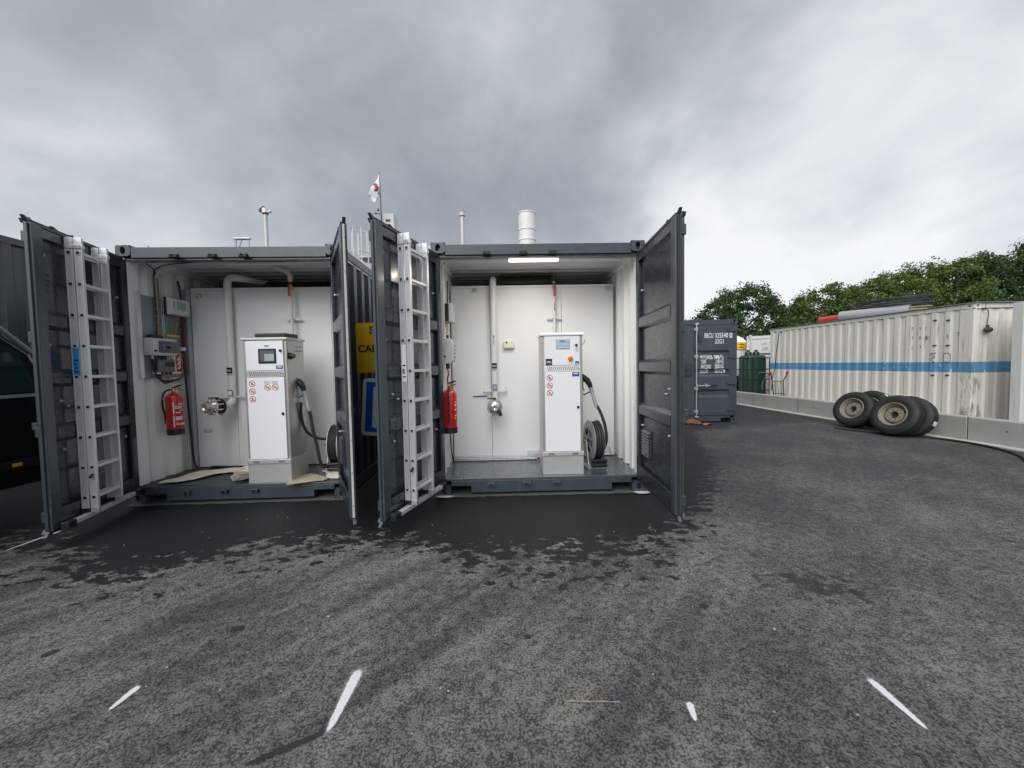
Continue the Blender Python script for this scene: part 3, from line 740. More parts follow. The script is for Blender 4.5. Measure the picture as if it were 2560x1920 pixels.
def dispenser(fr, s0, d0, label, kind):
    t = thing('fuel_dispenser', label, 'fuel dispenser', W(fr, s0, d0, .193), YAW(fr), 'fuel dispensers')
    w, dp = .485, .40; H = 1.675
    m = MB(); m.box(0, w, .0, dp, 0, .225); m.build('plinth', 'stainless_h', t, bevel=.004)
    m = MB(); m.box(-.004, w + .004, -.012, dp + .004, .225, .272); m.build('base_trim', 'stainless_h', t, bevel=.004)
    for sx in (.10, w - .10):
        m = MB(); m.box(sx - .035, sx + .035, -.0135, -.012, .238, .258); m.build('slot', 'grey_plastic', t)
    m = MB(); m.box(.002, w - .002, .012, dp, .272, H - .032); m.build('cabinet', 'stainless', t, bevel=.006)
    m = MB(); m.prism([(-.014, H - .032), (dp + .012, H - .032), (dp + .012, H), (-.004, H), (-.014, H - .008)], -.014, w + .014, 'x'); m.build('top_cap', 'stainless' if kind == 'A' else 'cabinet_white', t, bevel=.004)
    m = MB(); m.box(.034, w - .034, -.006, .012, .276, 1.218); low = m.build('lower_door', 'cabinet_white', t, bevel=.004)
    m = MB(); m.box(.034, w - .034, -.006, .012, 1.296, H - .038); up = m.build('upper_door', 'cabinet_white', t, bevel=.004)
    m = MB(); m.box(.030, w - .030, -.003, .012, 1.222, 1.292); gl = m.build('vent_grille', 'cabinet_white' if kind == 'B' else 'stainless_h', t, bevel=.003)
    for k in range(17):
        x = .060 + k * .0225
        m = MB(); m.add([(x, -.0042, 1.283), (x + .009, -.0042, 1.283), (x + .026, -.0042, 1.234), (x + .017, -.0042, 1.234), (x, -.0032, 1.283), (x + .009, -.0032, 1.283), (x + .026, -.0032, 1.234), (x + .017, -.0032, 1.234)], [(0, 1, 2, 3), (0, 1, 5, 4), (2, 3, 7, 6), (1, 2, 6, 5), (3, 0, 4, 7)]); m.build('vent_slot', 'grey_plastic', gl)
    for sx in (.042, w - .042):
        m = MB(); m.cyl((sx, -.0032, 1.257), (sx, -.006, 1.257), .006, 10); m.build('screw', 'galvanised', gl)
    y = -.006
    for zz in (.80, ) + ((1.52,) if kind == 'A' else ()):
        m = MB(); m.cyl((w - .062, y, zz), (w - .062, y - .010, zz), .017, 6); m.cyl((w - .062, y - .010, zz), (w - .062, y - .018, zz), .008, 10); m.build('lock', 'black_plastic', low if zz < 1.2 else up)
    # side hinge-lid box, knob and nozzle boot on the right-hand side
    m = MB(); m.box(w - .002, w + .012, .22, .34, .86, 1.20); m.build('nozzle_boot', 'galvanised', t, bevel=.004)
    m = MB(); m.box(w + .012, w + .05, .245, .30, 1.12, 1.19); m.build('boot_hook', 'galvanised', t, bevel=.004)
    m = MB(); m.box(w + .012, w + .040, .24, .32, .86, .885); m.build('boot_shelf', 'galvanised', t, bevel=.003)
    if kind == 'A':
        m = MB(); m.box(.175, .375, y - .004, y, 1.375, 1.545); bz = m.build('screen_bezel', 'dark_metal', up, bevel=.004)
        m = MB(); m.box(.195, .355, y - .0055, y - .004, 1.40, 1.525); m.build('screen', 'smoke_glass', up)
        m = MB(); m.box(.245, .350, y - .0065, y - .0055, 1.405, 1.485); m.build('painted_reflection', 'lcd', up)  # pale sheet imitating a reflection on the dark screen glass
        m = MB(); m.box(.245, .295, y - .001, y, 1.568, 1.582); m.build('label_plate', 'grey_plastic', up)
        m = MB(); m.box(w - .118, w - .042, y - .001, y, 1.312, 1.352); lp_ = m.build('maker_plate', 'blue_print', up)
        m = MB(); m.box(w - .105, w - .055, y - .002, y - .001, 1.330, 1.342); m.build('plate_text', 'white_print', lp_)
        m = MB(); m.box(.215, .395, y - .0006, y, 1.05, 1.19); sh = m.build('notice_sheet', 'white_print', low)
        for sx in (.262, .348): prohib(low, sx, 1.105, .037, y - .0008, 1)
        for k in range(3):
            for sx in (.225, .312):
                m = MB(); m.box(sx, sx + .07, y - .0014, y - .0006, 1.172 - k * .012, 1.176 - k * .012); m.build('notice_text', 'grey_plastic', sh)
        m = MB(); m.cyl((w, .075, 1.46), (w + .012, .075, 1.46), .040, 20); m.cyl((w + .012, .075, 1.46), (w + .05, .075, 1.46), .030, 16); m.build('rotary_switch', 'black_plastic', t, smooth=True)
        for k in range(12):
            m = MB(); m.cyl((w - .004, .022, 1.36 + k * .022), (w + .001, .022, 1.36 + k * .022), .006, 6); m.build('rivet', 'black_plastic', t)
        m = MB(); m.box(w, w + .006, .18, .33, 1.57, 1.575); m.box(w, w + .02, .18, .33, 1.52, 1.526); m.build('side_latch', 'black_plastic', t)
    else:
        m = MB(); m.box(.168, .332, y - .004, y, 1.485, 1.600); bz = m.build('screen_bezel', 'galvanised', up, bevel=.003)
        m = MB(); m.box(.178, .322, y - .0052, y - .004, 1.494, 1.591); scn = m.build('screen', 'screen_art', up)
        m = MB(); m.box(.208, .292, y - .0065, y - .0052, 1.555, 1.573); m.build('display', 'lcd', scn)
        m = MB(); m.box(.215, .275, y - .0062, y - .0052, 1.578, 1.584); m.build('display_text', 'blue_print', scn)
        m = MB(); m.cyl((.335, y, 1.375), (.335, y - .008, 1.375), .030, 20); em = m.build('emergency_stop', 'yellow_plastic', up, smooth=True)
        m = MB(); m.lathe([(.012, 0), (.012, .016), (.024, .020), (.025, .030), (.018, .038), (.004, .040)], (.335, y - .006, 1.375), (0, -1, 0), 18); m.build('button', 'orange_plastic', em, smooth=True)
        m = MB(); m.cyl((.408, y, 1.528), (.408, y - .014, 1.528), .016, 14); kl = m.build('key_lock', 'black_plastic', up, smooth=True)
        m = MB(); m.tube([(.412 + .013 * math.cos(a), y - .010, 1.485 + .016 * math.sin(a)) for a in [2 * math.pi * i / 12 for i in range(12)]], .003, 6, True); m.build('key_ring', 'galvanised', kl, smooth=True)
        m = MB(); m.box(.047, .123, y - .001, y, 1.300, 1.374); xs = m.build('fuel_sticker', 'black_print', up, bevel=.0003)
        text('XTL', .030, 'white_print', xs, (.085, y - .0016, 1.325), align='CENTER', bold=.0011)
        m = MB(); m.box(w - .090, w - .048, y - .001, y, 1.302, 1.342); lp_ = m.build('maker_plate', 'blue_print', up)
        m = MB(); m.box(w - .082, w - .056, y - .002, y - .001, 1.308, 1.318); m.build('plate_text', 'white_print', lp_)
        m = MB(); m.box(w - .128, w - .044, y - .001, y, 1.162, 1.212); lp_ = m.build('maker_plate', 'blue_print', low)
        m = MB(); m.box(w - .112, w - .060, y - .002, y - .001, 1.190, 1.200); m.build('plate_text', 'white_print', lp_)
        m = MB(); m.box(.220, .300, y - .0006, y, 1.30, 1.415); m.build('clear_label', 'cabinet_white', up)
        m = MB(); m.tube([(w + .0, .10, 1.545), (w + .035, .10, 1.548), (w + .048, .10, 1.60)], .007, 8); m.build('side_lever', 'galvanised', t, smooth=True)
    for k in range(3): prohib(low, .092, 1.150 - k * .089, .036, y, k)
    return t
dispenser('A', 1.290, .045, 'white and steel fuel dispenser with a dark screen, black case lying on its top', 'A')
dispenser('B', 1.245, .095, 'white and steel fuel dispenser with a lit blue display and orange stop button', 'B')
m = MB(); m.box(0, .36, 0, .26, 0, .050); c = m.build('flat_case', 'black_plastic', None, bevel=.012)
c.location = W('A', 1.40, .09, .193 + 1.675); c.rotation_euler = (0, 0, YAW('A') + R(-3)); tag(c, 'flat black plastic case on top of the left dispenser', 'case')

# ------------------------------------------------------------------ hose reels with nozzle
def arc(c, r, a0, a1, n, ax):
    """points of an arc round c in the plane across ax ('x': y-z plane, 'y': x-z plane)"""
    out = []
    for i in range(n + 1):
        a = R(a0 + (a1 - a0) * i / n)
        out.append((c[0], c[1] + r * math.cos(a), c[2] + r * math.sin(a)) if ax == 'x' else (c[0] + r * math.cos(a), c[1], c[2] + r * math.sin(a)))
    return out
def smoothpath(P, n=8):
    P = [Vector(p) for p in P]; out = []
    for i in range(len(P) - 1):
        p0, p1, p2, p3 = P[max(i - 1, 0)], P[i], P[i + 1], P[min(i + 2, len(P) - 1)]
        for k in range(n):
            u = k / n
            out.append(.5 * ((2 * p1) + (p2 - p0) * u + (2 * p0 - 5 * p1 + 4 * p2 - p3) * u * u + (3 * p1 - p0 - 3 * p2 + p3) * u ** 3))
    out.append(P[-1]); return out
def reel(fr, s, d, label, hosepath, noz, kind, turn=0):
    """reel drum axis along x of the container; nozzle hung in the boot of the dispenser"""
    t = thing('hose_reel', label, 'hose reel', W(fr, s, d, .193), YAW(fr), 'hose reels')
    Rz = Matrix.Rotation(R(turn), 4, 'Z')
    def B_(m, *a, **k): return m.xf(Rz).build(*a, **k)
    r = .255; zc = .34; wv = .13
    for xx in (-wv / 2, wv / 2):
        m = MB(); prof = [(.150, -.002), (.160, -.010), (r - .02, -.002), (r, .006), (r, .011), (r - .022, .004), (.160, -.002), (.150, .004)]
        if xx > 0: prof = [(a, -b) for a, b in prof]
        m.lathe(prof, (xx, 0, zc), (1, 0, 0), 36, close=False); fl = B_(m, 'flange', 'galvanised' if kind == 'B' else 'light_plastic', t, smooth=True)
        for k in range(5):
            a = 2 * math.pi * k / 5
            m = MB(); m.box(xx - .004, xx + .004, -.018, .018, .02, .16, Matrix.Translation((0, 0, zc)) @ Matrix.Rotation(a, 4, 'X')); m.xf(Rz).build('spoke', 'galvanised', fl)
    m = MB(); m.cyl((-wv / 2, 0, zc), (wv / 2, 0, zc), .09, 24); B_(m, 'drum', 'grey_plastic', t, smooth=True)
    pts = []; turns = 4
    for lay, rr in ((0, .155), (1, .19), (2, .222)):
        for k in range(4):
            xx = -wv / 2 + .020 + k * .030 + (.012 if lay % 2 else 0)
            m = MB(); m.tube(arc((xx, 0, zc), rr, 0, 345, 32, 'x'), .0175, 8); B_(m, 'hose_coil', 'rubber', t, smooth=True)
    m = MB(); m.cyl((-wv / 2 - .05, 0, zc), (wv / 2 + .05, 0, zc), .022, 14); B_(m, 'axle', 'dark_metal', t, smooth=True)
    m = MB(); m.cyl((-wv / 2 - .10, 0, zc), (-wv / 2 - .04, 0, zc), .018, 8); m.sphere((-wv / 2 - .08, 0, zc), .026, 10); B_(m, 'swivel', 'brass', t, smooth=True)
    m = MB(); m.box(-wv / 2 - .055, wv / 2 + .055, -.13, .15, 0, .014); m.box(-wv / 2 - .055, wv / 2 + .055, -.13, -.118, .014, .05); B_(m, 'base_plate', 'galvanised', t, bevel=.003)
    for xx in (-wv / 2 - .045, wv / 2 + .030):
        m = MB()
        for yy in (-.115, .13): m.prism([(yy - .016, .012), (yy + .016, .012), (.016, zc + .02), (-.016, zc + .02)], xx, xx + .012, 'x')
        B_(m, 'arm', 'galvanised' if xx < 0 else 'dark_metal', t, bevel=.003)
    m = MB(); m.box(-wv / 2 - .02, wv / 2 + .045, -.165, -.125, .03, .13); m.cyl((-wv / 2 - .02, -.17, .055), (wv / 2 + .045, -.17, .055), .016, 12); m.cyl((-wv / 2 - .02, -.17, .115), (wv / 2 + .045, -.17, .115), .016, 12); B_(m, 'hose_guide', 'black_plastic', t, smooth=True)
    inv = Matrix.Rotation(-YAW(fr), 4, 'Z') @ Matrix.Translation(-W(fr, s, d, .193))
    m = MB(); m.tube([inv @ W(fr, *p) for p in smoothpath(hosepath)], .019, 10); m.build('hose', 'rubber', t, smooth=True)
    # nozzle: noz = (mouth of hose, tip) in container coordinates
    a = inv @ W(fr, *noz[0]); b = inv @ W(fr, *noz[1]); ax = (b - a).normalized(); ln = (b - a).length
    side = ax.cross(Vector((0, 1, 0))).normalized()
    m = MB(); m.cyl(a - ax * .01, a + ax * .12, .024, 14, r1=.020); m.cyl(a - ax * .05, a - ax * .01, .021, 12); m.cyl(a + ax * .12, a + ax * .20, .022, 14, r1=.027); sw = m.build('swivel_joint', 'galvanised', t, smooth=True)
    e = a + ax * .20; fw = (Vector((-1, 0, .55))).normalized()
    m = MB(); m.tube([e - ax * .02, e + ax * .04, e + ax * .08 + fw * .02, e + ax * .10 + fw * .09, e + ax * .10 + fw * .15], [.024, .033, .038, .034, .024], 12); body = m.build('nozzle', 'black_plastic', t, smooth=True)
    tip = e + ax * .10 + fw * .15
    m = MB(); m.tube([tip - fw * .01, tip + fw * .05, tip + fw * .10 + Vector((0, 0, -.01))], .012, 10); m.build('spout', 'chrome', body, smooth=True)
    m = MB(); g0 = e + ax * .06 + fw * .11 + Vector((0, 0, -.03)); m.tube([g0, g0 + Vector((-.012, 0, -.06)), g0 + Vector((0, 0, -.13)), g0 + Vector((.03, 0, -.17)), e - ax * .04], .008, 8); m.build('hand_guard', 'black_plastic', body, smooth=True)
    m = MB(); m.tube([g0 + Vector((.02, 0, 0)), g0 + Vector((.016, 0, -.07)), g0 + Vector((.034, 0, -.12))], .007, 8); m.build('trigger', 'black_plastic', body, smooth=True)
    return t
reel('B', 1.925, .42, 'hose reel with grey flange and black hose in the lamp-lit container',
     [(2.00, .22, .45), (2.025, .18, .58), (2.010, .18, .74), (1.965, .20, .90), (1.915, .22, 1.00)], ((1.905, .222, 1.02), (1.85, .24, 1.22)), 'B', 6)
reel('A', 2.10, .56, 'hose reel with pale flange and slack black hose in the container with cardboard',
     [(2.06, .43, .30), (2.02, .36, .285), (1.985, .31, .36), (1.965, .29, .55), (1.93, .28, .75), (1.905, .28, .93), (1.885, .28, 1.02)], ((1.88, .28, 1.04), (1.84, .28, 1.24)), 'A', 6)
hA = [o for o in COL.objects if o.name.startswith('hose_reel') and 'cardboard' in o['label']][0]
inv = Matrix.Rotation(-YAW('A'), 4, 'Z') @ Matrix.Translation(-W('A', 2.10, .56, .193))
m = MB(); m.tube([inv @ W('A', *p) for p in smoothpath([(1.80, .27, 1.10), (1.79, .29, .95), (1.80, .32, .80), (1.84, .36, .70), (1.93, .42, .63), (2.03, .48, .61)])], .0165, 10); m.build('hose', 'rubber', hA, smooth=True)

# ------------------------------------------------------------------ pipes
def pipe_group(fr, label, s, d, r, zb, zt, turn, elbow=True):
    t = thing('fill_pipe', label, 'pipe', W(fr, s, d, 0), YAW(fr), 'white fill pipes')
    ztop = zt - .09
    if elbow: pth = [(0, 0, zb), (0, 0, ztop)] + [(.07 - .07 * math.cos(R(a)), 0, ztop + .09 * math.sin(R(a))) for a in range(15, 91, 15)] + [(.12, .03, zt), (.17, .10, zt), (.28, .40, zt)]
    else: pth = [(0, 0, zb), (0, 0, ztop)] + [(0, .09 - .09 * math.cos(R(a)), ztop + .09 * math.sin(R(a))) for a in range(15, 91, 15)] + [(0, .4, zt)]
    m = MB(); m.tube(pth, r, 20); m.build('tube', 'pipe_white', t, smooth=True)
    # lower bend turning out towards the yard
    low = [(0, 0, zb)] + [(turn * (.10 - .10 * math.cos(R(a))), -(.10 - .10 * math.cos(R(a))), zb - .10 * math.sin(R(a))) for a in range(15, 91, 15)]
    e = Vector(low[-1]); dirv = Vector((turn, -1, 0)).normalized()
    low.append(e + dirv * .05)
    m = MB(); m.tube(low, r, 20); m.build('bend', 'pipe_white', t, smooth=True)
    c = e + dirv * .05
    m = MB(); m.lathe([(r + .058, 0), (r + .058, .022)], c, dirv, 28); m.build('flange', 'dark_metal' if fr == 'A' else 'galvanised', t, smooth=True)
    m = MB(); m.lathe([(r + .034, .022), (r + .038, .09), (r + .034, .10)], c, dirv, 24); bv = m.build('valve_body', 'dark_metal', t, smooth=True)
    m = MB(); m.cyl(c + dirv * .05, c + dirv * .05 + Vector((0, 0, r + .06)), .016, 10); m.box(-.10, .02, -.012, .012, 0, .016, Matrix.Translation(c + dirv * .05 + Vector((0, 0, r + .06)))); m.build('valve_lever', 'black_plastic', bv)
    m = MB(); m.lathe([(r + .058, .10), (r + .058, .122)], c, dirv, 28); m.build('flange', 'chrome', t, smooth=True)
    for k in range(8):
        a = 2 * math.pi * (k + .5) / 8; q = dirv.to_track_quat('Z', 'Y') @ Vector(((r + .042) * math.cos(a), (r + .042) * math.sin(a), 0))
        m = MB(); m.cyl(c + q + dirv * (-.012), c + q + dirv * .138, .009, 6); m.build('bolt', 'chrome', t, smooth=True)
    m = MB(); m.lathe([(r + .030, .122), (r + .030, .165), (r + .014, .175), (r + .012, .205), (r - .006, .210), (r - .016, .190), (.012, .180)], c, dirv, 28); cap = m.build('coupling', 'chrome', t, smooth=True)
    cc = c + dirv * .17
    m = MB(); m.tube([cc + Vector((.028 * math.cos(a), 0, -(r + .03) + .034 * math.sin(a))) for a in [2 * math.pi * i / 12 for i in range(12)]], .006, 6, True); m.build('cam_ring', 'galvanised', cap, smooth=True)
    if fr == 'A':
        m = MB(); m.tube([cc + Vector((0, 0, -(r + .06))), cc + Vector((.003, 0, -(r + .20)))], .0035, 5); m.build('chain', 'galvanised', cap)
        m = MB(); m.lathe([(.040, 0), (.046, .01), (.046, .022), (.042, .024), (.046, .028), (.046, .046), (.02, .05)], cc + Vector((.003, 0, -(r + .27))), (0, 0, 1), 22); m.build('dust_cap', 'galvanised', cap, smooth=True)
        m = MB(); m.lathe([(.012, -.02), (.012, .06)], c + dirv * .05 + Vector((.05, 0, -(r + .05))), (0, 0, 1), 10); m.build('drain_stub', 'rust', bv)
    else:
        m = MB(); m.box(-.020, .030, -.02, .02, -.07, 0, Matrix.Translation(cc + Vector((.05, 0, -r))) @ Matrix.Rotation(R(-20), 4, 'Y')); m.build('padlock', 'dark_metal', cap, bevel=.006)
        m = MB(); m.tube([cc + Vector((0, 0, -.02)), cc + Vector((.012, -.02, -.09)), cc + Vector((.006, -.02, -.17))], .004, 6); m.build('key_tag', 'galvanised', cap)
    # plates on the pipe and the wall bracket
    m = MB(); m.box(-.033, .033, -r - .010, -r - .004, 1.165, 1.245); pl = m.build('level_plate', 'grey_plastic', t, bevel=.003)
    m = MB(); m.box(-.025, .025, -r - .012, -r - .010, 1.175, 1.230); m.build('plate_face', 'lcd' if fr == 'B' else 'white_print', pl)
    m = MB(); m.box(-.034, .034, -r - .004, -r + .006, 1.462, 1.540); fs = m.build('fuel_sticker', 'black_print', t, bevel=.002)
    text('XTL', .028, 'white_print', fs, (0, -r - .0046, 1.488), align='CENTER', bold=.001)
    text('27 m³', .022, 'black_print', fs, (0, -r - .0006, 1.435), align='CENTER', bold=.0008)
    m = MB(); m.box(-.17, .17, .010, .035, 1.135, 1.160); br = m.build('wall_bracket', 'pipe_white', t, bevel=.003)
    for sx in (-.15, .15): m = MB(); m.cyl((sx, .02, 1.15), (sx, .02, 1.20), .008, 8); m.build('bracket_bolt', 'pipe_white', br)
    if fr == 'B':
        m = MB(); m.box(-.003, .003, -r - .003, -r + .004, 1.79, 1.90); m.prism([(-.010, 1.895), (.010, 1.895), (0, 1.925)], -r - .003, -r + .004); m.build('flow_arrow', 'black_print', t)
    return t
pipe_group('A', 'white fill pipe with open chrome coupling and hanging cap, left of the dark-screen dispenser', .652, .80, .044, 1.14, 2.72, -.38)
pipe_group('B', 'white fill pipe with closed round coupling on the cream tank front', .670, .93, .044, 1.05, 2.70, 0, elbow=False)
def small_pipe(fr, s, d, zb, zt, label):
    t = thing('supply_pipe', label, 'pipe', W(fr, s, d, 0), YAW(fr), 'thin supply pipes')
    m = MB(); m.tube([(0, 0, zb), (0, 0, zt - .13)], .019, 14); m.build('tube', 'pipe_white', t, smooth=True)
    m = MB(); m.cyl((0, 0, zt - .14), (0, 0, zt - .06), .024, 8); m.sphere((0, 0, zt - .09), .033, 12); m.cyl((0, 0, zt - .03), (0, 0, zt), .024, 8); v = m.build('ball_valve', 'brass' if fr == 'A' else 'galvanised', t, smooth=True)
    m = MB(); m.box(-.016, .016, -.05, -.042, zt - .22, zt - .075); m.cyl((0, -.05, zt - .09), (0, -.02, zt - .09), .008, 8); m.build('valve_handle', 'red_plastic', v, bevel=.005)
    m = MB()
    if fr == 'A': m.tube([(0, 0, zt - .02), (0, 0, zt + .06), (-.03, -.02, zt + .10), (-.12, -.10, zt + .14), (-.16, -.14, zt + .16)], [.03, .036, .034, .024, .018], 12); m.build('elbow', 'light_plastic', t, smooth=True)
    else: m.tube([(0, 0, zt - .02), (0, .0, zt + .05), (0, .03, zt + .075), (0, .12, zt + .085)], .036, 12); m.build('elbow', 'black_plastic', t, smooth=True)
    m = MB(); m.box(-.10, .10, .02, .04, zt - .53, zt - .50); m.tube([(-.03, .02, zt - .515), (-.03, -.024, zt - .515), (.03, -.024, zt - .515), (.03, .02, zt - .515)], .005, 6); m.build('pipe_clip', 'pipe_white', t, bevel=.002)
    if fr == 'B':
        m = MB(); m.box(-.003, .003, -.0225, -.018, zt - .40, zt - .30); m.prism([(-.009, zt - .385), (.009, zt - .385), (0, zt - .415)], -.0225, -.018); m.build('flow_arrow', 'black_print', t)
    return t
small_pipe('A', 1.475, .78, 1.87, 2.68, 'thin supply pipe with a red valve handle behind the left dispenser')
small_pipe('B', 1.512, .93, 1.87, 2.66, 'thin supply pipe with a red valve handle above the right dispenser')
m = MB(); m.box(-.075, .075, 0, .045, 0, .10); a = m.build('alarm_box', 'light_plastic', None, bevel=.006); a.location = W('B', .876, .95, 1.738); a.rotation_euler = (0, 0, YAW('B'))
tag(a, 'small beige alarm box on the tank front of the lamp-lit container', 'alarm box')
m = MB(); m.box(-.068, .068, -.002, 0, .018, .085); m.build('cover', 'cream_print', a, bevel=.001)
m = MB(); m.cyl((-.032, -.002, .085), (-.032, -.012, .085), .012, 12); m.build('buzzer', 'rusty_dark', a)
m = MB(); m.box(0, .20, 0, .008, 0, .012); a = m.build('level_mark', 'blue_print', None); a.location = W('B', .36, .985, 1.072); a.rotation_euler = (0, 0, YAW('B')); tag(a, 'short dark blue bar left of the closed coupling', 'marker')
m = MB(); m.box(0, .17, 0, .05, 0, .10); a = m.build('junction_box', 'light_plastic', None, bevel=.004); a.location = W('B', 1.115, .94, .20); a.rotation_euler = (0, 0, YAW('B')); tag(a, 'white box with red print beside the foot of the right dispenser', 'box')
text('XTL', .034, 'red_print', a, (.105, -.001, .03), bold=.0006)
for k, (q, col) in enumerate(((0, 'black_plastic'), (1, 'galvanised'))):
    pass
tr = thing('cable_tray', 'wire mesh cable tray along the foot of the cream tank front', 'cable tray', W('B', .09, .90, .193), YAW('B'))
for k in range(5):
    yy = -.05 + .02 * k
    m = MB(); m.tube([(0, yy, .012), (1.15, yy, .012)], .0028, 5); m.build('wire', 'galvanised', tr)
for zz in (.03, .05):
    m = MB(); m.tube([(0, .035, zz), (1.15, .035, zz)], .0028, 5); m.build('wire', 'galvanised', tr)
for k in range(12):
    m = MB(); m.tube([(.02 + .1 * k, -.055, .03), (.02 + .1 * k, -.052, .010), (.02 + .1 * k, .036, .010), (.02 + .1 * k, .036, .055)], .0028, 5); m.build('wire', 'galvanised', tr)
for k, mt in enumerate(('black_plastic', 'cable_blue', 'light_plastic')):
    m = MB(); m.tube(smoothpath([(0, .02 - .02 * k, .030), (.3, .018 - .02 * k, .026), (.7, .024 - .02 * k, .027), (1.14, .015 - .02 * k, .024)]), .007, 6); m.build('cable', mt, tr, smooth=True)

# ------------------------------------------------------------------ extinguishers
def extinguisher(fr, s, d, label, turn, side):
    t = thing('fire_extinguisher', label, 'extinguisher', W(fr, s, d, .72), YAW(fr) + R(turn), 'red extinguishers')
    m = MB(); m.lathe([(.082, 0), (.088, .006), (.088, .070), (.086, .072)], n=28); m.build('skirt', 'black_plastic', t, smooth=True)
    m = MB(); m.lathe([(.083, .070), (.085, .075), (.085, .44), (.078, .475), (.055, .500), (.026, .512), (.022, .53)], n=28); m.build('cylinder', 'red_paint', t, smooth=True)
    m = MB(); m.lathe([(.020, .528), (.022, .55), (.016, .575)], n=14); v = m.build('valve', 'brass', t, smooth=True)
    m = MB(); m.prism([(-.02, .560), (.075, .600), (.085, .615), (.05, .612), (-.01, .585)], -.011, .011); m.build('handle', 'black_plastic', v, bevel=.003)
    m = MB(); m.prism([(-.02, .548), (.07, .560), (.085, .575), (.07, .572), (-.02, .562)], -.009, .009); m.build('carry_grip', 'black_plastic' if fr == 'B' else 'red_plastic', v, bevel=.003)
    if fr == 'A': hp = [(-.01, 0, .552), (-.06, -.01, .552), (-.105, -.012, .50), (-.118, -.012, .38), (-.10, -.012, .25), (-.092, -.012, .14)]
    else: hp = [(.0, -.02, .545), (.0, -.075, .54), (.002, -.100, .46), (.0, -.098, .30), (.0, -.094, .13)]
    m = MB(); m.tube(smoothpath(hp), .0105, 8); m.build('hose', 'rubber', t, smooth=True)
    a0, a1 = (-70, 15) if fr == 'A' else (-35, 25)
    def patch_(z0, z1, b0, b1, mat, rr=.0858):
        m = MB(); m.sheet([[(rr * math.cos(R(b0 + (b1 - b0) * i / 8)), rr * math.sin(R(b0 + (b1 - b0) * i / 8)), z) for i in range(9)] for z in (z0, z1)])
        return m.build('label', mat, t, fix=False)
    if fr == 'A':
        patch_(.26, .40, -72, -64, 'white_print'); patch_(.10, .24, -72, -64, 'white_print'); patch_(.118, .235, -62, 5, 'red_print', .0856)
        for zz, b0, b1 in ((.375, -38, 0), (.345, -60, -45), (.345, -40, -5), (.325, -60, -10), (.295, -30, -18), (.295, -12, 0), (.27, -55, -20), (.215, -58, 0), (.20, -58, -10), (.185, -58, -5)):
            patch_(zz, zz + .012, b0, b1, 'white_print', .0860)
        for k, ch in enumerate('Chubb'):
            aa = R(-56 + 14 * k); o = text(ch, .038, 'white_print', t, (.0862 * math.cos(aa), .0862 * math.sin(aa), .125), (R(90), 0, aa + R(90)), bold=.0012)
    else:
        for zz, b0, b1 in ((.36, -38, -26), (.33, -40, -24), (.315, -40, -30), (.27, -42, -22), (.20, -40, -24), (.17, -40, -30)): patch_(zz, zz + .014, b0, b1, 'white_print', .0860)
    m = MB(); m.box(-.02, .02, .084, .10, .40, .50) if fr == 'B' else m.box(-.12, -.084, -.02, .02, .43, .47); m.build('wall_hook', 'galvanised', t)
    return t
extinguisher('A', .185, .44, 'red extinguisher with white print and side hose, below the printed fire sign', 10, 'A')
extinguisher('B', .158, .09, 'slim red extinguisher by the door post of the lamp-lit container', 0, 'B')

# ------------------------------------------------------------------ electrics of the left container (its left wall faces +x)
def on_wall(fr, name, label, cat, s, d, z): return thing(name, label, cat, W(fr, s, d, z), YAW(fr))
WS = .070
b = on_wall('A', 'backboard', 'galvanised backboard on the left wall carrying the switch boxes', 'backboard', WS, .10, 1.43)
m = MB(); m.box(0, .014, .055, .69, 0, .965); m.build('plate', 'board_steel', b, bevel=.002)
m = MB(); m.box(.0, .040, 0, .052, 0, 1.00); m.build('channel', 'aluminium', b, bevel=.003)
b = on_wall('A', 'breaker_box', 'white breaker box with a tinted window and five cables below', 'breaker box', WS + .015, .17, 1.69)
m = MB(); m.box(0, .095, 0, .355, 0, .205); m.build('housing', 'light_plastic', b, bevel=.012)
m = MB(); m.box(.095, .108, .008, .348, .008, .198); m.build('cover', 'light_plastic', b, bevel=.006)
m = MB(); m.box(.108, .122, .085, .335, .035, .175); wdw = m.build('window', 'smoke_glass', b, bevel=.008)
m = MB(); m.box(.122, .1235, .125, .255, .070, .135); m.build('breaker_row', 'grey_plastic', wdw)
for k in range(5): m = MB(); m.box(.1235, .127, .165 + .015 * k, .176 + .015 * k, .085, .12); m.build('breaker', 'black_plastic', wdw)
m = MB(); m.cyl((.108, .03, .055), (.128, .03, .055), .012, 10); m.build('lock', 'black_plastic', b)
m = MB(); m.box(.02, .075, .04, .20, .205, .245); m.build('cable_gland', 'black_plastic', b, bevel=.006)
for k in range(5):
    m = MB(); m.cyl((.05, .06 + .045 * k, 0), (.05, .06 + .045 * k, -.035), .014, 10); gl_ = m.build('gland', 'light_plastic' if k == 0 else 'black_plastic', b, smooth=True)
    m = MB(); m.tube(smoothpath([(.05, .06 + .045 * k, -.03), (.055, .07 + .035 * k, -.11), (.045, .10 + .016 * k, -.20), (.04, .14 + .012 * k, -.275 - .006 * k), (.045, .24, -.30 - .007 * k), (.045, .46, -.285)]), .0085, 6); m.build('cable', 'rubber', b, smooth=True)
b = on_wall('A', 'control_unit', 'white control unit with a grey display, uppermost on the backboard', 'control unit', WS + .015, .455, 2.195)
m = MB(); m.box(0, .05, 0, .22, 0, .22); m.build('base', 'black_plastic', b, bevel=.004)
m = MB(); m.prism([(.05, .005), (.115, .018), (.115, .20), (.06, .225), (.05, .225)], .01, .29, 'y'); m.build('housing', 'light_plastic', b, bevel=.006)
m = MB(); m.box(.115, .1165, .085, .225, .075, .175); m.build('display', 'lcd', b)
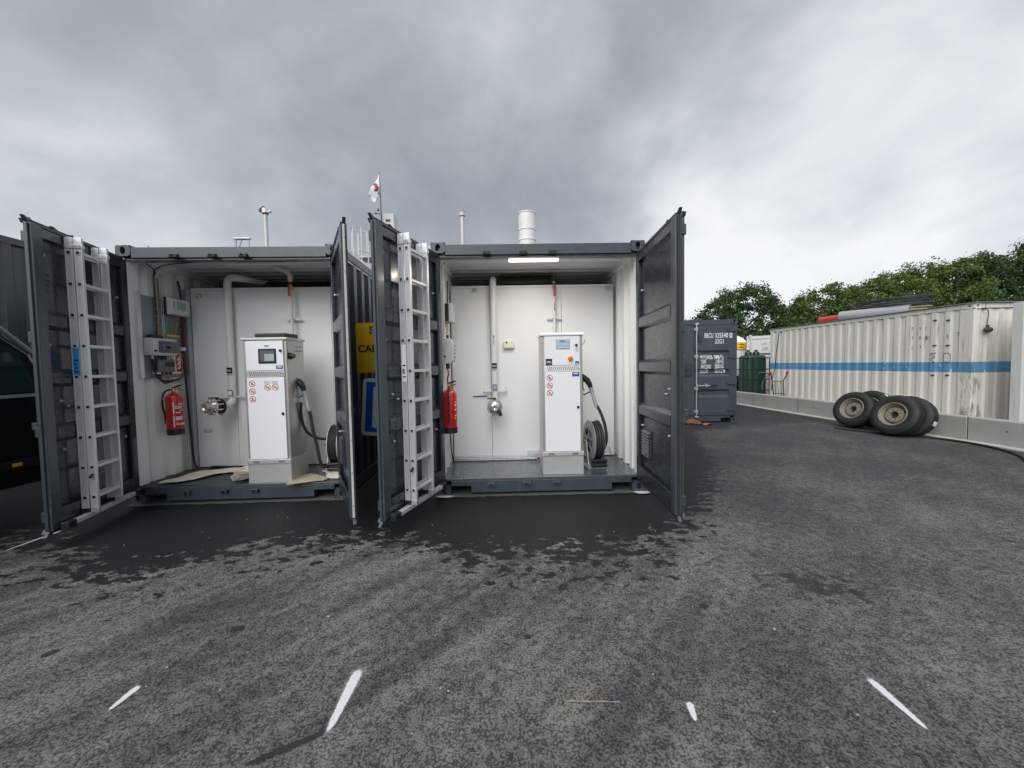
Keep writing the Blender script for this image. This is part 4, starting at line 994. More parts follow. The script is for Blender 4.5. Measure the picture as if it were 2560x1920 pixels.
for k in range(3): m = MB(); m.box(.115, .118, .035, .055, .09 + .03 * k, .108 + .03 * k); m.build('key', 'grey_plastic', b)
for k, mt in enumerate(('wire_green', 'wire_green', 'wire_red', 'wire_brown', 'black_plastic')):
    m = MB(); m.tube(smoothpath([(.05, .06 + .045 * k, 0), (.045, .055 + .045 * k, -.08), (.03, .07 + .03 * k, -.17), (.02, .08 + .032 * k, -.22)]), .0045, 5); m.build('wire', mt, b, smooth=True)
m = MB(); m.box(.0, .02, .03, .23, -.26, -.235); m.build('terminal_strip', 'yellow_plastic', b, bevel=.002)
m = MB(); m.box(.0, .035, .235, .30, -.43, -.385); m.build('socket_block', 'light_plastic', b, bevel=.004)
b = on_wall('A', 'junction_box', 'dark grey junction box overlapping the fire sign', 'box', WS + .015, .275, 1.475)
m = MB(); m.box(0, .075, 0, .24, .02, .165); m.build('housing', 'grey_plastic', b, bevel=.008)
m = MB(); m.box(.075, .077, .095, .235, .085, .14); m.build('window', 'black_plastic', b)
m = MB(); m.box(0, .06, .0, .355, -.005, .02); m.build('gland_plate', 'light_plastic', b, bevel=.003)
for k in range(3): m = MB(); m.box(.06, .072, .05 + .055 * k, .085 + .055 * k, -.012, .022); m.build('gland', 'black_plastic', b, bevel=.004)
m = MB(); m.tube(smoothpath([(.05, .13, -.01), (.06, .15, -.08), (.06, .24, -.12), (.04, .34, -.07), (.03, .385, .0), (.03, .41, .12)]), .004, 5); m.build('wire', 'wire_red', b, smooth=True)
b = on_wall('A', 'fire_sign', 'red and cream fire point sign with flames and an extinguisher hand', 'sign', WS + .015, .525, 1.485)
m = MB(); m.box(0, .003, 0, .195, 0, .245); m.build('plate', 'cream_print', b)
m = MB(); m.box(.003, .0042, .010, .185, .010, .235); m.build('red_field', 'sign_red', b)
for k in range(3):
    m = MB(); zz = .03 + .055 * k
    m.prism([(.165, zz + .03), (.125, zz + .010), (.100, zz + .018), (.118, zz + .034), (.165, zz + .085)], .0042, .0052, 'x'); m.build('flame', 'cream_print', b)
m = MB(); m.prism([(.055, .012), (.100, .012), (.092, .10), (.085, .16), (.060, .16), (.055, .1)], .0042, .0052, 'x'); m.prism([(.02, .175), (.045, .225), (.085, .215), (.095, .185), (.075, .16), (.055, .165), (.050, .195), (.035, .170)], .0042, .0052, 'x'); m.build('hand_symbol', 'cream_print', b)
c = on_wall('A', 'cable_run', 'vertical wire ladder of cables on the left wall up to the ceiling', 'cables', WS + .016, 0, 0)
for k, (yy, mt) in enumerate(((.345, 'black_plastic'), (.375, 'copper_tape'), (.40, 'grey_plastic'))):
    m = MB(); m.tube(smoothpath([(.06, yy - .05, 1.93), (.02, yy, 2.02), (.02, yy, 2.4), (.02, yy, 2.62), (.03, yy + .01, 2.70), (.09, yy - .16, 2.74)][:6 if k == 0 else 4]), .008, 6); m.build('cable', mt, c, smooth=True)
for yy in (.43, .455): m = MB(); m.tube([(.02, yy, 1.9), (.02, yy, 2.68)], .0045, 6); m.build('wire', 'galvanised', c)
for k in range(4): m = MB(); m.tube([(.022, .335, 2.08 + .085 * k), (.022, .47, 2.08 + .085 * k)], .004, 5); m.build('rung', 'galvanised', c)
m = MB(); m.tube(smoothpath([(.02, .345, 2.60), (.03, .345, 2.70), (.12, .33, 2.745), (.30, .25, 2.75), (.62, .17, 2.752), (.70, .15, 2.77)]), .007, 6); m.build('cable', 'black_plastic', c, smooth=True)
m = MB(); m.tube(smoothpath([(.015, .70, 2.66), (.02, .73, 2.4), (.02, .725, 1.7), (.03, .735, 1.2), (.05, .74, .6), (.06, .75, .3), (.12, .74, .215)]), .013, 7); m.build('cable', 'black_plastic', c, smooth=True)
m = MB(); m.tube(smoothpath([(.02, .75, 2.35), (.02, .755, 1.8), (.02, .755, 1.45)]), .005, 6); m.build('wire', 'wire_red', c, smooth=True)
for yy in (.69, .72): m = MB(); m.tube([(.01, yy, .22), (.01, yy, 1.28)], .003, 5); m.build('wire', 'galvanised', c)
for k in range(12): m = MB(); m.tube([(.01, .66, .26 + .085 * k), (.01, .75, .26 + .085 * k)], .003, 5); m.build('rung', 'galvanised', c)

# electrics of the right container
b = on_wall('B', 'junction_box', 'white ribbed junction box on the left wall of the lamp-lit container', 'box', .072, .19, 1.53)
m = MB(); m.prism([(0, 0), (.085, 0), (.125, .03), (.125, .25), (.09, .305), (0, .305)], 0, .20, 'y'); m.build('housing', 'light_plastic', b, bevel=.008)
m = MB(); m.prism([(.095, .02), (.136, .05), (.136, .235), (.105, .285), (.095, .285)], .03, .17, 'y'); m.build('cover', 'light_plastic', b, bevel=.008)
m = MB(); m.cyl((.03, 0, .09), (.03, -.012, .09), .012, 10); m.build('lock', 'black_plastic', b)
for k in range(4): m = MB(); m.box(.136, .138, .05, .15, .07 + .045 * k, .092 + .045 * k); m.build('breaker', 'grey_plastic', b)
m = MB(); m.cyl((.05, .10, .305), (.05, .10, .35), .016, 10); m.box(.03, .07, .05, .14, -.06, 0); m.build('gland', 'black_plastic', b)
b = on_wall('B', 'control_unit', 'thin white control unit with black back on the lamp-lit container wall', 'control unit', .072, .45, 2.07)
m = MB(); m.box(0, .045, 0, .28, 0, .22); m.build('base', 'black_plastic', b, bevel=.004)
m = MB(); m.box(.045, .095, .01, .28, -.01, .225); m.build('housing', 'light_plastic', b, bevel=.008)
c = on_wall('B', 'cable_run', 'white conduit and red cables along the left wall of the lamp-lit container', 'cables', .074, 0, 0)
m = MB(); m.tube([(.02, .22, 1.85), (.02, .20, 2.60), (.02, .18, 2.68), (.06, .16, 2.72)], .014, 10); m.build('conduit', 'light_plastic', c, smooth=True)
m = MB(); m.tube(smoothpath([(.03, .42, 2.06), (.035, .40, 1.98), (.03, .36, 1.90), (.05, .30, 1.84)]), .006, 6); m.build('cable', 'wire_red', c, smooth=True)
m = MB(); m.tube(smoothpath([(.02, .60, 2.60), (.02, .58, 2.4), (.02, .56, 2.3)]), .010, 6); m.build('cable', 'black_plastic', c, smooth=True)
m = MB(); m.tube(smoothpath([(.04, .26, 1.50), (.05, .30, 1.40), (.02, .42, 1.34), (.02, .5, 1.0), (.02, .55, .5), (.02, .75, .215)]), .009, 6); m.build('cable', 'black_plastic', c, smooth=True)
m = MB(); m.tube(smoothpath([(.05, .24, 1.50), (.055, .25, 1.42), (.03, .30, 1.34)]), .006, 6); m.build('cable', 'wire_red', c, smooth=True)
for yy in (.62, .68): m = MB(); m.tube([(.012, yy, .22), (.012, yy, 1.30)], .0035, 5); m.build('wire', 'galvanised', c)
m = MB(); m.box(0, .02, .10, .16, 1.33, 2.36); m.build('channel', 'galvanised', c, bevel=.002)
m = MB(); m.tube(smoothpath([(2.20, .98, .33), (2.215, .93, .24), (2.20, .80, .20)]), .005, 6); m.build('earth_wire', 'brass', c, smooth=True)

# ceiling lamps
def lamp(fr, s0, s1, d, on, label):
    t = thing('ceiling_lamp', label, 'lamp', W(fr, (s0 + s1) / 2, d, 2.70), YAW(fr)); h = (s1 - s0) / 2
    m = MB(); m.box(-h, h, -.032, .032, .050, .10); m.build('housing', 'light_plastic', t, bevel=.008)
    m = MB(); m.box(-h + .006, h - .006, -.030, .030, .018, .050); m.build('lens', 'lamp_lens' if on else 'lamp_off', t, bevel=.010)
    if on:
        L_ = bpy.data.lights.new('lamp_light', 'AREA'); L_.shape = 'RECTANGLE'; L_.size = 2 * h - .04; L_.size_y = .05; L_.energy = 5.0; L_.color = (1, .94, .83)
        lo = bpy.data.objects.new('lamp_light', L_); COL.objects.link(lo); lo.parent = t; lo.location = (0, 0, .012)
lamp('B', .875, 1.475, .17, True, 'lit strip lamp under the roof of the right container')
lamp('A', 1.19, 1.76, .15, False, 'unlit strip lamp under the roof of the left container')

# loose things on the left container floor
def loose(name, label, cat, poly, fr, z, th, mat, crump=0.0, tilt=None):
    cx = sum(q[0] for q in poly) / len(poly); cy = sum(q[1] for q in poly) / len(poly)
    m = MB(); n = len(poly); N = 9; ring = []
    for lev in range(N + 1):
        f = lev / N
        for i in range(n * 6):
            k = i // 6; u = (i % 6) / 6; a = poly[k]; b_ = poly[(k + 1) % n]
            x = a[0] + (b_[0] - a[0]) * u; y = a[1] + (b_[1] - a[1]) * u
            jx = .008 * math.sin(i * 2.7 + len(poly)) if lev == N else 0
            ring.append(((x - cx) * f + jx, (y - cy) * f + jx, crump * (.5 + .5 * math.sin(9 * (x * f + .3) + 7 * y) * math.cos(11 * y * f)) * (.3 + .7 * f)))
    M_ = n * 6; fs = []
    for lev in range(N):
        for i in range(M_): fs.append((lev * M_ + i, lev * M_ + (i + 1) % M_, (lev + 1) * M_ + (i + 1) % M_, (lev + 1) * M_ + i))
    m.add(ring, fs)
    o = m.build(name, mat); sd = o.modifiers.new('thick', 'SOLIDIFY'); sd.thickness = th; sd.offset = 1
    o.location = W(fr, cx, cy, z); o.rotation_euler = (0, 0, YAW(fr)); tag(o, label, cat); return o
loose('rubber_mat', 'dark grey rubber mat spread over the left container floor', 'mat', [(.085, .03), (1.20, .02), (1.26, .75), (.50, .80), (.085, .74)], 'A', .194, .004, 'mat_grey', .012)
m = MB(); m.add([Vector(q) for q in [(0, 0, .02), (.0, .70, .02), (-.0, .70, .075), (0, 0, .075), (.012, 0, .02), (.05, .70, .02)]], [(0, 1, 2, 3), (3, 2, 5, 4)])
loose('cardboard_sheet', 'pale creased cardboard sheet lying flat on the rubber mat', 'cardboard', [(.24, .07), (.50, .04), (.72, .42), (1.0, .52), (.98, .66), (.60, .64), (.36, .62)], 'A', .214, .004, 'cardboard', .028)
loose('cardboard_pile', 'crumpled brown cardboard against the foot of the left dispenser', 'cardboard', [(.93, .42), (1.06, .58), (1.26, .52), (1.28, .06), (1.12, .0), (1.06, .16)], 'A', .222, .004, 'cardboard', .10)
loose('cardboard_pile', 'torn brown cardboard folded over the crumpled pile', 'cardboard', [(1.02, .34), (1.12, .48), (1.27, .40), (1.27, .12), (1.10, .06)], 'A', .26, .004, 'cardboard', .09)
loose('cardboard_board', 'long grey brown board sticking over the sill right of the left dispenser', 'board', [(1.74, .30), (1.86, .34), (2.16, .12), (2.15, .04), (1.80, -.10), (1.74, .02)], 'A', .202, .008, 'plywood', .006)
loose('cardboard_board', 'pale board with torn corner below the left hose reel', 'board', [(1.90, .52), (2.28, .50), (2.30, .12), (2.12, .14), (2.05, .34)], 'A', .197, .006, 'cardboard', .006)
m = MB(); m.box(0, .42, 0, .05, 0, .03, Matrix.Rotation(R(-6), 4, 'Z')); o = m.build('metal_offcut', 'dark_metal', None, bevel=.004); o.location = W('A', .34, .76, .205); tag(o, 'dark metal offcut lying along the foot of the left tank front', 'metal offcut')

# ------------------------------------------------------------------ signs standing in the gap between the containers
sf = thing('sign_stand', 'dark two-post stand in the gap between the containers', 'sign stand', (-1.43, 4.74, 0))
for x in (-.20, .24):
    m = MB(); m.box(x - .02, x + .02, 0, .04, 0, 2.1); m.build('post', 'grey_paint_in', sf, bevel=.004)
    m = MB(); m.box(x - .03, x + .03, -.02, .45, 0, .03); m.build('foot', 'grey_paint_in', sf, bevel=.004)
def plate(w, h, r, y0, y1, n=6):
    pts = []
    for cx, cz, a0 in ((w - r, h - r, 0), (r, h - r, 90), (r, r, 180), (w - r, r, 270)):
        for i in range(n + 1): a = R(a0 + 90 * i / n); pts.append((cx + r * math.cos(a), cz + r * math.sin(a)))
    return MB().prism(pts, y0, y1)
ys = thing('yellow_sign', 'yellow sign with black letters behind the middle doors', 'sign', (-1.885, 4.70, 1.455), 0)
plate(.86, .60, .02, 0, .003).build('plate', 'sign_yellow', ys); m = MB(); m.box(-.004, .864, .003, .02, .0, .012); m.box(-.004, .864, .003, .02, .588, .60); m.build('edge', 'black_plastic', ys)
text('S', .122, 'black_print', ys, (.162, -.001, .472), bold=.003); text('CAR', .122, 'black_print', ys, (.020, -.001, .248), bold=.003)
bs = thing('blue_sign', 'tilted blue and white square sign below the yellow one', 'sign', (-1.86, 4.69, .690), 0); bs.rotation_euler = (0, R(4), 0)
plate(.70, .70, .05, 0, .003).build('plate', 'sign_white', bs); o = plate(.61, .61, .015, -.0015, 0).build('blue_field', 'sign_blue', bs); o.location = (.045, 0, .045)
o = plate(.44, .50, .01, -.003, -.0016).build('white_field', 'sign_white', bs); o.location = (.13, 0, .10)
# ------------------------------------------------------------------ on and above the roofs
def vent(loc, r, z1, label, mat, hood=None):
    t = thing('vent_pipe', label, 'vent pipe', loc, 0)
    m = MB(); m.cyl((0, 0, -.01), (0, 0, z1), r, 18); m.build('tube', mat, t, smooth=True)
    m = MB(); m.lathe([(r + .05, 0), (r + .05, .012), (r + .012, .016), (r + .01, .06)], n=20); m.build('flange', mat, t, smooth=True)
    if hood == 'tilt':
        m = MB(); m.lathe([(r + .012, -.005), (r + .012, .015)], (0, 0, z1 - .01), n=18); m.build('collar', 'rust', t)
        m = MB(); m.lathe([(.060, 0), (.060, .014), (.045, .022)], (-.045, 0, z1 + .065), (-.75, 0, .55), 20); m.tube([(0, 0, z1), (-.01, 0, z1 + .05), (-.055, 0, z1 + .085)], [.05, .045, .03], 10); m.cyl((.02, 0, z1 + .01), (.09, 0, z1 + .03), .022, 8); m.build('rain_flap', 'old_pipe', t, smooth=True)
    elif hood == 'cap':
        m = MB(); m.lathe([(r + .018, 0), (r + .018, .055), (r + .01, .06)], (0, 0, z1 - .05), n=18); m.build('collar', 'white_paint', t, smooth=True)
        for s in (-1, 1): m = MB(); m.sphere((s * .022, 0, z1 + .012), .022, 10); m.build('lug', 'dark_metal', t, smooth=True)
    return t
vent(W('A', .66, 1.72, 2.87), .027, 1.04, 'thin vent pipe with tilted rain flap on the left container roof', 'old_pipe', 'tilt')
vent(W('B', .185, 1.80, 2.87), .030, 1.06, 'thin speckled vent pipe with a white collar on the right container roof', 'old_pipe', 'cap')
t = thing('air_duct', 'wide white banded duct standing on the right container roof', 'duct', W('B', 1.325, 3.60, 2.87), 0)
m = MB(); m.lathe([(.172, 0), (.172, 1.74), (.166, 1.74), (.166, .4)], n=36, close=False); m.build('tube', 'white_duct', t, smooth=True)
for z in (1.19, 1.40, 1.735):
    m = MB(); m.lathe([(.172, -.012), (.182, -.010), (.182, .010), (.172, .012)], (0, 0, z), n=36, close=False); m.build('band', 'white_duct', t, smooth=True)
t = thing('roof_bracket', 'small grey pipe frame on the left container roof', 'bracket', W('A', .19, 1.72, 2.87), YAW('A'))
m = MB(); m.tube([(0, 0, 0), (0, 0, .66)], .016, 8); m.tube([(.20, 0, 0), (.20, 0, .66)], .012, 8); m.tube([(.0, 0, .4), (.10, 0, .64)], .008, 6); m.build('post', 'galvanised', t, smooth=True)
m = MB(); m.cyl((-.02, 0, .66), (.23, 0, .66), .022, 10); m.build('bar', 'galvanised', t, smooth=True)
for k in range(2): m = MB(); m.tube([(-.10 + .2 * k, -1.6, .0), (-.12 + .2 * k, -1.62, .05), (-.18 + .22 * k, -1.62, .07 + .01 * k)], .006, 5); m.build('wire_end', 'galvanised', t)
# silo with caged ladder and flag pole far behind
t = thing('silo', 'white silo with a caged ladder behind the containers', 'silo', (-4.05, 16, 0))
m = MB(); m.lathe([(1.15, .9), (1.2, 1.0), (1.2, 6.1), (1.0, 6.35), (.3, 6.5)], n=40); m.build('body', 'white_paint', t, smooth=True)
for a in range(4): m = MB(); m.box(-.08, .08, -.08, .08, 0, 1.2, Matrix.Translation((.95 * math.cos(R(45 + 90 * a)), .95 * math.sin(R(45 + 90 * a)), 0))); m.build('leg', 'white_paint', t)
m = MB(); m.box(-.98, -.58, -.25, .25, 6.3, 7.74); hd = m.build('filter_box', 'white_paint', t, bevel=.01)
m = MB(); m.box(-.90, -.72, -.27, -.25, 7.42, 7.50); m.build('box_vent', 'rusty_dark', hd)
cx, cy = -1.78, -.75
for k in range(4):
    m = MB(); z = 4.2 + .92 * k; m.tube([(cx + .32 * math.cos(a), cy + .32 * math.sin(a), z) for a in [2 * math.pi * i / 20 for i in range(20)]], .014, 6, True); m.build('cage_hoop', 'white_paint', t)
for k in range(6):
    a = 2 * math.pi * k / 6; m = MB(); m.box(-.016, .016, -.005, .005, 4.0, 6.96, Matrix.Translation((cx + .32 * math.cos(a), cy + .32 * math.sin(a), 0))); m.build('cage_strap', 'white_paint', t)
for s in (-.2, .2): m = MB(); m.box(cx + s - .02, cx + s + .02, cy + .30, cy + .34, .2, 6.9); m.build('ladder_rail', 'white_paint', t)
for k in range(20): m = MB(); m.cyl((cx - .2, cy + .32, .5 + .3 * k), (cx + .2, cy + .32, .5 + .3 * k), .012, 6); m.build('ladder_rung', 'white_paint', t)
m = MB(); m.box(cx - .1, -1.0, cy + .1, .2, 5.9, 5.95); m.build('platform', 'white_paint', t)
t = thing('flag', 'white flag with a red mark on a thin pole', 'flag', (-5.01, 15.4, 7.35))
m = MB(); m.tube([(0, 0, -.9), (0, 0, .0), (-.01, 0, 1.0), (-.015, 0, 1.86)], [.028, .024, .017, .010], 8); m.build('pole', 'rusty_dark', t, smooth=True)
m = MB(); m.cyl((-.22, 0, .26), (.0, 0, .22), .016, 6); m.sphere((-.22, 0, .26), .03, 8); m.box(-.14, -.08, -.02, .02, .34, .44); m.build('arm', 'dark_metal', t)
N = 9; rows = []
for i in range(N):
    u = i / (N - 1); row = []
    top = Vector((-.015, 0, 1.80)).lerp(Vector((-.53, .05, .96)), u); bot = Vector((-.012, 0, .92)).lerp(Vector((-.27, .05, .70)), u)
    for j in range(N):
        v = j / (N - 1); q = top.lerp(bot, v); row.append((q.x, q.y + .05 * math.sin(7 * u + 3 * v), q.z + .02 * math.sin(6 * u * v)))
    rows.append(row)
m = MB(); m.sheet(rows); fl = m.build('cloth', 'flag_cloth', t, smooth=True); sd = fl.modifiers.new('th', 'SOLIDIFY'); sd.thickness = .004
m = MB(); m.tube([(-.26, -.05, 1.35), (-.16, -.06, 1.36), (-.10, -.06, 1.24), (-.14, -.06, 1.14), (-.24, -.05, 1.13)], [.02, .04, .055, .045, .02], 8); m.box(-.20, -.13, -.09, -.05, 1.20, 1.28); m.build('emblem', 'red_print', t)
for k in range(3): m = MB(); m.box(-.12 + .02 * k, -.03, -.055, -.045, .98 + .05 * k, 1.0 + .05 * k); m.build('emblem_text', 'black_print', t)

# ------------------------------------------------------------------ left edge: container and van
FR['E'] = (-9.14, 4.2, 0.0)
rootE = container('shipping_container', 'dark grey container at the left edge behind the dark van', 'E', 6.058, HC, None, z0=.47)
shell(rootE, 6.058, HC, 'grey_paint', None, 'grey_floor')
for s, sg in ((.06, 1), (Wd - .06, -1)): make_door(rootE, s, 0, sg, .165, 2.735, 1.155, bands, 'grey_paint', 'grey_paint', closed=True)
m = MB(); m.box(.16, Wd - .16, .05, .12, HC - .14, HC - .02); m.box(.16, Wd - .16, .05, .12, .03, .16); m.build('header', 'grey_paint', rootE)
for x in (0, 2.0):
    for y in (0, 5.6): m = MB(); m.box(x, x + .4, y, y + .4, -.47, 0); m.build('support_block', 'pad_concrete', rootE)

van = thing('parked_van', 'dark green van parked left of the open container, tail towards it', 'van', (-5.68, 1.6, 0))
# side profile (y, z): rear at +y; body from sections across x
prof = [(-2.45, .45), (-2.5, .75), (-2.45, .98), (-1.55, 1.12), (-.75, 1.84), (-.3, 1.98), (1.6, 2.02), (2.05, 1.97), (2.32, 1.72), (2.42, 1.30), (2.46, .80), (2.42, .42)]
secs = [(-.93, .0, .93), (-.90, 1.0, 1), ]
m = MB(); n = len(prof)
def vx(z): return .935 - max(0, z - 1.15) * .20
rows = []
for s in (-1, 1): rows.append([(s * vx(z), y, z) for y, z in prof])
m.add(rows[0] + rows[1], [(i, (i + 1) % n, n + (i + 1) % n, n + i) for i in range(n)])
for s, off in ((0, 0), (1, n)):
    m.add(rows[s], [tuple(range(n))])
m.build('body', 'green_van', van, bevel=.05)
def vside(poly, th=.006, s=1): # polygon on the van side in (y,z)
    m = MB(); P = [Vector((s * (vx(z) + th), y, z)) for y, z in poly]; Q = [Vector((s * (vx(z) - .02), y, z)) for y, z in poly]; k = len(P)
    m.add(P + Q, [tuple(range(k))] + [(i, (i + 1) % k, k + (i + 1) % k, k + i) for i in range(k)]); return m
for s in (-1, 1):
    for poly in ([(1.35, 1.30), (2.28, 1.33), (2.20, 1.72), (1.98, 1.86), (1.35, 1.88)], [(.1, 1.28), (1.27, 1.30), (1.27, 1.88), (.1, 1.88)], [(-1.2, 1.24), (.02, 1.28), (.02, 1.88), (-.55, 1.80)]):
        wv_ = vside(poly, .006, s).build('window', 'van_glass', van)
        vside([(a, b) for a, b in poly], .002, s)
    m = vside([(-1.4, 1.235), (2.36, 1.285), (2.36, 1.315), (-1.4, 1.265)], .012, s); m.build('chrome_strip', 'galvanised', van)
    m = vside([(-2.3, .62), (2.40, .60), (2.40, .68), (-2.3, .70)], .022, s); m.build('rub_strip', 'black_plastic', van)
    m = vside([(2.00, .630), (2.07, .630), (2.07, .662), (2.00, .662)], .026, s); m.build('side_marker', 'yellow_plastic', van)
    m = vside([(1.42, 1.10), (1.62, 1.105), (1.62, 1.14), (1.42, 1.135)], .035, s); m.build('door_handle', 'galvanised', van, bevel=.006)
    m = vside([(1.30, .5), (1.315, .5), (1.315, 1.9), (1.30, 1.9)], .002, s); m.build('door_gap', 'black_plastic', van)
    m = MB(); m.tube([(s * .74, -.3, 2.0), (s * .74, .5, 2.05), (s * .74, 1.5, 2.05), (s * .76, 2.1, 1.98), (s * .80, 2.34, 1.72)], .022, 8); m.build('roof_rail', 'galvanised', van, smooth=True)
    for y in (-1.55, 1.50):
        m = MB(); m.lathe([(.19, -.10), (.30, -.11), (.335, -.08), (.335, .08), (.30, .11), (.19, .10)], (s * .83, y, .335), (1, 0, 0), 28); wl = m.build('wheel', 'tyre', van, smooth=True)
        m = MB(); m.lathe([(.19, -.06), (.19, .06), (.05, .10)] if s > 0 else [(.05, -.10), (.19, -.06), (.19, .06)], (s * .83, y, .335), (1, 0, 0), 20); m.build('rim', 'galvanised', wl, smooth=True)
    m = MB(); m.box(s * .80 - .08, s * .80 + .08, 2.30, 2.47, 1.0, 1.45); m.build('tail_light', 'red_plastic', van, bevel=.02)
    m = MB(); m.box(s * .70 - .15, s * .70 + .15, -2.50, -2.40, .78, .93); m.build('headlight', 'lcd', van, bevel=.03)
m = MB(); m.add([(-.70, -1.50, 1.17), (.70, -1.50, 1.17), (.62, -.80, 1.83), (-.62, -.80, 1.83)], [(0, 1, 2, 3)]); m.build('windscreen', 'van_glass', van)
m = MB(); m.box(-.7, .7, 2.36, 2.44, 1.34, 1.72, Matrix.Translation((0, 0, 0))); m.build('rear_window', 'van_glass', van, bevel=.02)
m = MB(); m.box(-.9, .9, 2.40, 2.54, .42, .66); m.box(-.9, .9, -2.58, -2.44, .42, .68); m.build('bumper', 'black_plastic', van, bevel=.03)

# ------------------------------------------------------------------ closed grey container with lettering
rootC = container('shipping_container', 'closed grey container with white lettering and one lock rod', 'C', 6.058, 2.591)
shell(rootC, 6.058, 2.591, 'grey_paint', None, 'grey_floor')
H_ = 2.591
m = MB(); m.box(.160, Wd - .160, .006, .12, H_ - .135, H_ - .015); m.build('header', 'grey_paint', rootC, bevel=.004)
m = MB(); m.prism([(.164, .165), (.164, .118), (.40, .118), (.40, .028), (2.035, .028), (2.035, .118), (2.27, .118), (2.27, .165)], .006, .095); m.build('sill', 'grey_paint', rootC, bevel=.003)
for s, sg in ((.070, 1), (Wd - .070, -1)):
    make_door(rootC, s, 0, sg, .19, H_ - .15, 1.145, (1.72, 1.26, .74), 'grey_paint', 'grey_paint', closed=True, rods=((.955 - .0 if False else .165,),), rodmat='galvanised')
m = MB(); m.box(1.02, 1.28, -.05, .0, 1.19, 1.50); m.build('lock_box', 'grey_paint_in', rootC, bevel=.008)
m = MB(); m.box(1.10, 1.17, -.052, -.05, 1.28, 1.38); m.build('lock_slot', 'black_plastic', rootC)
m = MB(); m.box(1.46, 1.53, -.03, -.002, 2.03, 2.20); m.build('vent_box', 'grey_paint_in', rootC, bevel=.006)
def cf(z):
    for c_ in (1.72, 1.26, .74):
        e = abs(z - c_)
        if e < .045: return -.040
        if e < .10: return -.040 * (1 - (e - .045) / .055)
    return 0.0
def ctext(str_, size, x, z, width):
    o = text(str_, size, 'worn_print', rootC, (x, .0002, z), bold=.0006, conform=lambda q: -cf(q))
    w_ = max(v.co.x for v in o.data.vertices) - min(v.co.x for v in o.data.vertices); o.scale.x = width / w_
for str_, size, x, z, wd_ in (('BBCU', .168, 1.606, 2.128, .215), ('325540', .168, 1.868, 2.130, .322), ('22G1', .160, 1.868, 1.985, .215),
    ('MAX.GROSS', .140, 1.515, 1.600, .30), ('30480 KG', .140, 1.858, 1.602, .225), ('TARE', .140, 1.525, 1.488, .13), ('2180 KG', .140, 1.890, 1.490, .195),
    ('PAYLOAD', .145, 1.520, 1.362, .25), ('28300 KG', .145, 1.865, 1.364, .22), ('CU.CAP.', .130, 1.515, 1.250, .21), ('33.2 CU.M', .130, 1.885, 1.252, .25)): ctext(str_, size, x, z, wd_)
m = MB(); m.box(2.236, 2.300, -.0010, .0010, 2.122, 2.246); nb = m.build('check_box', 'worn_print', rootC)
text('9', .150, 'grey_paint', nb, (2.243, -.0022, 2.132), sx=.55, bold=.003)

# ------------------------------------------------------------------ old white container with blue stripe
rootD = container('shipping_container', 'old white rust-streaked container with a blue stripe', 'D', 6.058, 2.591, z0=.048, outm='old_white')
rootD.rotation_euler = (R(.42), 0, YAW('D'))
shell(rootD, 6.058, 2.591, 'old_white', None, 'grey_floor', dep=.024)
c = corrug(.09, Wd - .09, .026, .26)
m = MB(); m.sheet([[(x, .03 + o, z) for x, o in c] for z in (.1, 2.47)]); m.build('front_wall', 'old_white', rootD)
m = MB(); m.box(.162, Wd - .162, .008, .08, 2.591 - .105, 2.591 - .01); m.build('header', 'old_white', rootD, bevel=.004)
m = MB(); m.box(.162, Wd - .162, .008, .08, .02, .15); m.build('sill', 'old_white', rootD, bevel=.004)
m = MB(); m.box(-.04, Wd + .04, -.05, 6.1, 2.592, 2.600); m.build('roof_cover', 'pvc_grey', rootD)
def dtext(s, size, y, z, mat='faded_print'):
    text(s, size, mat, rootD, (.0095, y, z), (R(90), 0, R(-90)), sx=.7, bold=.001)
for s, y, z in (('7', 1.22, 2.13), ('V', 1.05, 2.12), ('1', .93, 2.12), ("'", .74, 2.15), ('1', 1.21, 1.92), ('0', 1.04, 1.90), ('8', .92, 1.90), ('0', .89, 1.90), ('5', .49, 1.90), ('1', 1.21, 1.68), ('7', 1.03, 1.68), ('T', .30, 1.93)): dtext(s, .115, y, z)
for y, z in ((.72, 2.31), (.462, 2.285), (.713, 1.75), (.455, 1.74), (.73, 1.08), (.445, 1.09)):
    m = MB(); m.box(-.012, .02, y - .03, y + .03, z - .014, z + .014); m.build('side_bracket', 'rusty_dark', rootD, bevel=.003)
m = MB(); m.tube([(.008, y, z) for y, z in ((.40, 1.38), (.40, 1.54), (.42, 1.57), (.51, 1.57), (.53, 1.54), (.53, 1.38))], .006, 5, True); m.build('box_mark', 'faded_print', rootD)
m = MB(); m.tube(smoothpath([(.008, .70, 1.36), (.006, .78, 1.44), (.006, .70, 1.50), (.006, .80, 1.56), (.006, .68, 1.58)]), .006, 5); m.build('scrawl_mark', 'faded_print', rootD)
t = thing('hanging_lamp', 'dark cable lamp hanging on the end of the old white container', 'lamp', W('D', .25, -.0, 2.1), YAW('D'))
m = MB(); m.tube(smoothpath([(-.04, .02, .40), (.02, -.02, .39), (.05, -.02, .30), (.03, -.02, .15), (.03, -.02, .02)]), .010, 7); m.build('cable', 'grey_plastic', t, smooth=True)
m = MB(); m.sphere((.03, -.04, -.02), .075, 14, (1.1, .8, .75)); m.cyl((.03, -.03, .03), (.03, -.03, .08), .025, 10); m.build('lamp_head', 'rusty_dark', t, smooth=True)
t = thing('hanging_cable', 'thin black cable hanging down the far end of the old white container side', 'cable', W('D', -.02, 5.55, 0), YAW('D'))
m = MB(); m.tube(smoothpath([(.05, -.12, 2.52), (-.01, -.02, 2.50), (-.02, .02, 2.2), (-.02, .10, 1.8), (-.02, .16, 1.3), (-.03, .26, .95), (-.03, .30, .5)]), .011, 6); m.build('strand', 'black_plastic', t, smooth=True)
